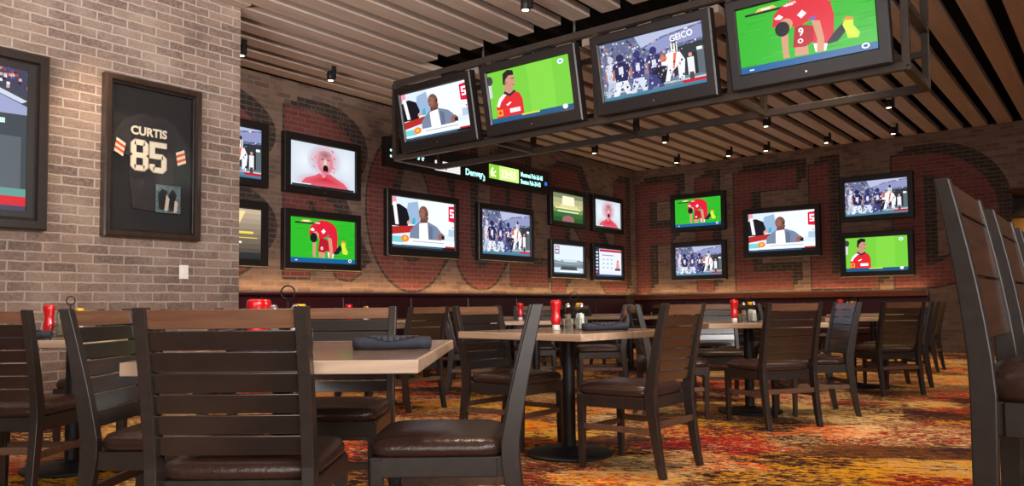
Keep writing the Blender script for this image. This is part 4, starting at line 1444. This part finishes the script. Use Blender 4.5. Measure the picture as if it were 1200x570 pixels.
# ------------------------------------------------------------------ framed jersey on the near wall
JY0, JY1, JZ0, JZ1 = 3.06, 3.955, 1.545, 2.975
fj = thing('framed_jersey', 'black football jersey number 85 in a dark wooden frame on brick wall', 'framed jersey', (WA + 0.003, (JY0 + JY1) / 2, (JZ0 + JZ1) / 2), RB)
JW, JH = JY1 - JY0, JZ1 - JZ0
MB.build(ringframe(MB(), JW, JH, 0.06, -0.09, 0, inset=0.02), 'frame_moulding', M['frame'], fj)
MB.build(ringframe(MB(), JW - 0.12, JH - 0.12, 0.018, -0.062, 0, inset=0.004), 'inner_lip', M['tv'], fj)
MB().box(-JW / 2 + 0.03, JW / 2 - 0.03, -0.012, 0, -JH / 2 + 0.03, JH / 2 - 0.03).build('backing_board', M['backing'], fj)
MB().box(-JW / 2 + 0.06, JW / 2 - 0.06, -0.066, -0.063, -JH / 2 + 0.06, JH / 2 - 0.06).build('glass_pane', M['glass'], fj)
# jersey body, centred at local (x=-0.03), pixel-measured heights relative to the frame centre z 2.275
jo = [(-0.17, -0.45), (0.17, -0.47), (0.2, -0.2), (0.19, 0.1), (0.26, 0.02), (0.37, 0.1), (0.33, 0.2), (0.22, 0.36), (0.08, 0.42), (0.0, 0.39), (-0.09, 0.42), (-0.24, 0.35), (-0.36, 0.16), (-0.37, 0.03), (-0.27, 0.02), (-0.2, 0.1), (-0.2, -0.2)]
jb = MB()
fr_ = [(x - 0.01, -0.03 - 0.006 * sin(9 * x + 5 * z), z) for x, z in jo]
bk_ = [(x - 0.01, -0.0125, z) for x, z in jo]
n = len(jo)
jb.add([(-0.01, -0.036, 0.0)] + fr_ + bk_, [(0, 1 + i, 1 + (i + 1) % n) for i in range(n)] + [(1 + i, 1 + n + i, 1 + n + (i + 1) % n, 1 + (i + 1) % n) for i in range(n)])
jy = jb.build('jersey', M['jersey'], fj)
yj = -0.044
text_mesh('name_lettering', 'CURTIS', 0.105, M['cream'], jy, face_front(-0.045, yj, 0.215), 0.004, 'CENTER', 0.001, 0.95)


def blockdigit(mb, kind, x, z, w, h, y):
    s_ = w * 0.3          # stroke
    c = w * 0.22          # chamfer
    def q(pts):
        mb.poly([(x + a, y, z + b_) for a, b_ in pts])
    if kind == '8':
        hm = h / 2
        q([(c, 0), (w - c, 0), (w - s_ * 0.6, s_), (s_ * 0.6, s_)])
        q([(0, c), (c, 0), (s_, s_), (s_, hm - s_ / 2), (0, hm - s_ * 0.35)])
        q([(w, c), (w - c, 0), (w - s_, s_), (w - s_, hm - s_ / 2), (w, hm - s_ * 0.35)])
        q([(0, hm - s_ * 0.35), (s_, hm - s_ / 2), (s_, hm + s_ / 2), (0, hm + s_ * 0.35), (c * 0.6, hm)])
        q([(w, hm - s_ * 0.35), (w - s_, hm - s_ / 2), (w - s_, hm + s_ / 2), (w, hm + s_ * 0.35), (w - c * 0.6, hm)])
        q([(s_, hm - s_ / 2), (w - s_, hm - s_ / 2), (w - s_, hm + s_ / 2), (s_, hm + s_ / 2)])
        q([(0, hm + s_ * 0.35), (s_, hm + s_ / 2), (s_, h - s_), (c, h), (0, h - c)])
        q([(w, hm + s_ * 0.35), (w - s_, hm + s_ / 2), (w - s_, h - s_), (w - c, h), (w, h - c)])
        q([(c, h), (w - c, h), (w - s_ * 0.6, h - s_), (s_ * 0.6, h - s_)])
    else:
        q([(0, h), (w, h), (w, h - s_), (0, h - s_)])
        q([(0, h - s_), (s_, h - s_), (s_, h * 0.45), (0, h * 0.45)])
        q([(s_, h * 0.62), (w - c, h * 0.62), (w - s_ * 0.6, h * 0.62 - s_), (s_, h * 0.62 - s_)])
        q([(w - c, h * 0.62), (w, h * 0.62 - c), (w, c), (w - c, 0), (w - s_, s_), (w - s_, h * 0.62 - s_)])
        q([(c, 0), (w - c, 0), (w - s_, s_), (s_ * 0.6, s_)])
        q([(0, c), (c, 0), (s_, s_), (s_, h * 0.26), (0, h * 0.26)])


for dch, xo in (('8', -0.205), ('5', -0.035)):
    for mt, g, dy in (('orange', 0.008, 0.0), ('cream', 0.0, -0.0012)):
        mb = MB()
        blockdigit(mb, dch, xo - g, -0.105 - g, 0.15 + 2 * g, 0.27 + 2 * g, yj - 0.001 + dy)
        o = mb.build('number_digit' if mt == 'cream' else 'digit_outline', M['cream' if mt == 'cream' else 'photofig2'], jy)
for sgn, x0, z0 in ((-1, -0.315, 0.02), (1, 0.27, 0.0)):
    for i, mt in enumerate(('cream', 'orange', 'cream', 'orange', 'cream')):
        mb = MB()
        a0, a1 = i * 0.024, (i + 1) * 0.024
        ang = 0.5 if sgn < 0 else -0.42
        def rp(a, b_):
            return (x0 + a * sin(ang) * 0.4 + b_ * cos(ang), yj + 0.002, z0 + a - b_ * sin(ang))
        mb.poly([rp(a0, -0.045), rp(a0, 0.045), rp(a1, 0.045), rp(a1, -0.045)])
        mb.build('sleeve_stripe', M[mt], jy)
ph = MB().box(0.02, 0.255, -0.05, -0.046, -0.47, -0.215).build('photograph', M['photo'], fj)
pf = MB()
for pts in ([(0.05, -0.44), (0.1, -0.44), (0.12, -0.34), (0.13, -0.27), (0.08, -0.25), (0.04, -0.3)], [(0.15, -0.45), (0.19, -0.45), (0.2, -0.36), (0.22, -0.3), (0.18, -0.24), (0.14, -0.3)]):
    pf.poly([(x, -0.0506, z) for x, z in pts])
pf.build('figures_dark', M['photofig'], ph)
pf = MB()
for pts in ([(0.1, -0.45), (0.13, -0.45), (0.15, -0.34), (0.12, -0.3)], [(0.19, -0.46), (0.22, -0.46), (0.23, -0.36), (0.2, -0.35)]):
    pf.poly([(x, -0.0511, z) for x, z in pts])
pf.build('figures_light', M['photofig2'], ph)

# light switch
sw = thing('light_switch', 'small white wall switch below the framed jersey', 'switch', (WA + 0.001, 3.83, 1.255), RB)
MB().box(-0.045, 0.045, -0.008, 0, -0.065, 0.065).build('cover_plate', M['white'], sw, bevel=0.003)
MB().box(-0.016, 0.016, -0.013, -0.008, -0.033, 0.033).build('rocker', M['white'], sw, bevel=0.002)

# ------------------------------------------------------------------ ceiling spotlights (cylinders under the slats)
def make_spot(label, loc):
    t = thing('ceiling_spotlight', label, 'spotlight', loc, 0, 'cylinder ceiling spotlights')
    MB().box(0.046, 0.08, -0.026, 0.026, -0.165, 0.0).build('mount_bracket', M['metal_black'], t, bevel=0.004)
    MB().lathe([(0.042, -0.17), (0.046, -0.168), (0.046, -0.065), (0.036, -0.055), (0.02, -0.055)], 20).build('housing', M['metal_black'], t, True)
    MB().lathe([(0.034, -0.1715), (0.034, -0.1705)], 16).build('lens', M['lens'], t)
    return t


GS = 'cylinder ceiling spotlights'
SP = [(-7.67, 4.96, 'first from the near wall corner'), (-7.65, 6.23, 'second from the near wall corner'), (-4.30, 5.94, 'hanging above the television frame at the top'),
      (-7.68, 12.45, 'left end of the back row but one'), (-6.2, 12.45, 'second in the back row but one'), (-4.38, 12.4, 'third in the back row but one'), (-2.6, 12.4, 'right end of the back row but one'),
      (-7.16, 14.4, 'left end of the row by the far wall'), (-6.03, 14.4, 'second in the row by the far wall'), (-4.98, 14.4, 'third in the row by the far wall'), (-3.95, 14.4, 'fourth in the row by the far wall'), (-2.9, 14.4, 'right end of the row by the far wall')]
sp0 = None
for (x, y, w) in SP:
    kx = round((x - S0) / PITCH)
    x = S0 + PITCH * kx - 0.04          # sits under the nearest slat
    lb = 'black cylinder ceiling spotlight, ' + w
    if sp0 is None:
        sp0 = make_spot(lb, (x, y, H))
    else:
        dup(sp0, (x, y, H), 0, lb)


def spot(x, y, z, tx, ty, tz, power, size=75, col=(1, 0.72, 0.45), blend=0.7, rad=0.05):
    l = bpy.data.lights.new('spot_lamp', 'SPOT')
    l.energy = power
    l.color = col
    l.spot_size = math.radians(size)
    l.spot_blend = blend
    l.shadow_soft_size = rad
    o = bpy.data.objects.new('spot_lamp', l)
    COL.objects.link(o)
    o.location = (x, y, z)
    o.rotation_euler = (Vector((tx, ty, tz)) - Vector((x, y, z))).to_track_quat('-Z', 'Y').to_euler()
    return o


def area(name, loc, target, sx_, sy_, power, col):
    l = bpy.data.lights.new(name, 'AREA')
    l.shape = 'RECTANGLE'
    l.size, l.size_y = sx_, sy_
    l.energy = power
    l.color = col
    o = bpy.data.objects.new(name, l)
    COL.objects.link(o)
    o.location = loc
    o.rotation_euler = (Vector(target) - Vector(loc)).to_track_quat('-Z', 'Y').to_euler()
    return o


WARM = (1.0, 0.8, 0.58)
for (x, y, w) in SP:
    spot(x, y, H - 0.2, x, y, 0, 115, 70, WARM)
# rows of downlights over the dining floor nearer to us
for (x, y) in ((-4.3, 2.6), (-2.4, 4.6), (-2.2, 7.0), (-2.0, 9.6), (-4.6, 9.2), (-1.2, 5.0), (-1.0, 7.6), (-0.8, 10.4), (-1.6, 2.2), (-0.6, 12.8)):
    spot(x, y, H - 0.2, x, y, 0, 150, 80, WARM)
# wall washers on the near brick wall
for y in (-0.4, 2.96):
    spot(-6.56, y, H - 0.08, -6.56, y, 0, 190, 50, (1, 0.74, 0.46), 0.5, 0.03)
spot(-0.6, 16.3, 2.78, -0.9, 17.2, 1.4, 90, 110, WARM)      # unseen light added to brighten the mustard alcove wall
# strip lamps washing the brick above the banquettes
area('cove_strip', (WB + 0.09, (4.5 + WC) / 2, 1.125), (WB + 0.0, (4.5 + WC) / 2, 2.2), 10.5, 0.03, 30, (1, 0.62, 0.3)).rotation_euler = (PI, 0, PI / 2)
area('cove_strip', (-5.7, WC - 0.09, 1.125), (-5.7, WC, 2.2), 5.8, 0.03, 14, (1, 0.62, 0.3)).rotation_euler = (PI, 0, 0)
# daylight from the glazed front of the restaurant, behind and right of us
area('front_glazing', (2.8, -4.0, 1.9), (-6.0, 5.0, 2.6), 6.0, 3.4, 270, (1.0, 0.96, 0.94))
# added area fill behind the viewpoint, brightens the undersides of the near slats
area('ceiling_fill', (-3.2, -1.6, 1.7), (-5.0, 3.2, 6.2), 2.6, 0.6, 170, (1.0, 0.94, 0.92)).data.spread = math.radians(100)
# unseen fill light added high on the right, raking along the slats
area('slat_side_fill', (3.3, 1.5, 2.7), (-6.0, 3.8, 3.4), 5.0, 1.2, 165, (1.0, 0.95, 0.92)).data.spread = math.radians(85)

w = bpy.data.worlds.new('World')
S.world = w
w.use_nodes = True
w.node_tree.nodes['Background'].inputs[0].default_value = (0.9, 0.88, 0.9, 1)
w.node_tree.nodes['Background'].inputs[1].default_value = 0.09

# ------------------------------------------------------------------ camera
f, yaw, pit, rol, cyp = 911.8, -0.66596, 0.0508, -0.01046, 313.1
F_ = Vector((sin(yaw) * cos(pit), cos(yaw) * cos(pit), sin(pit)))
R0 = Vector((cos(yaw), -sin(yaw), 0))
U0 = R0.cross(F_)
RR = cos(rol) * R0 + sin(rol) * U0
UU = -sin(rol) * R0 + cos(rol) * U0
cd = bpy.data.cameras.new('Camera')
cam = bpy.data.objects.new('Camera', cd)
COL.objects.link(cam)
cd.sensor_fit = 'HORIZONTAL'
cd.sensor_width = 36
cd.lens = f / 1200 * 36
cd.shift_y = (cyp - 285) / 1200
cd.clip_start = 0.02
m4 = Matrix((RR, UU, -F_)).transposed().to_4x4()
m4.translation = (0, 0, 0.90)
cam.matrix_world = m4
S.camera = cam

S.view_settings.view_transform = 'Standard'
S.view_settings.look = 'None'
S.view_settings.gamma = 1
S.view_settings.exposure = 0.12
S.view_settings.use_curve_mapping = False
S.cycles.use_denoising = True
S.cycles.max_bounces = 6
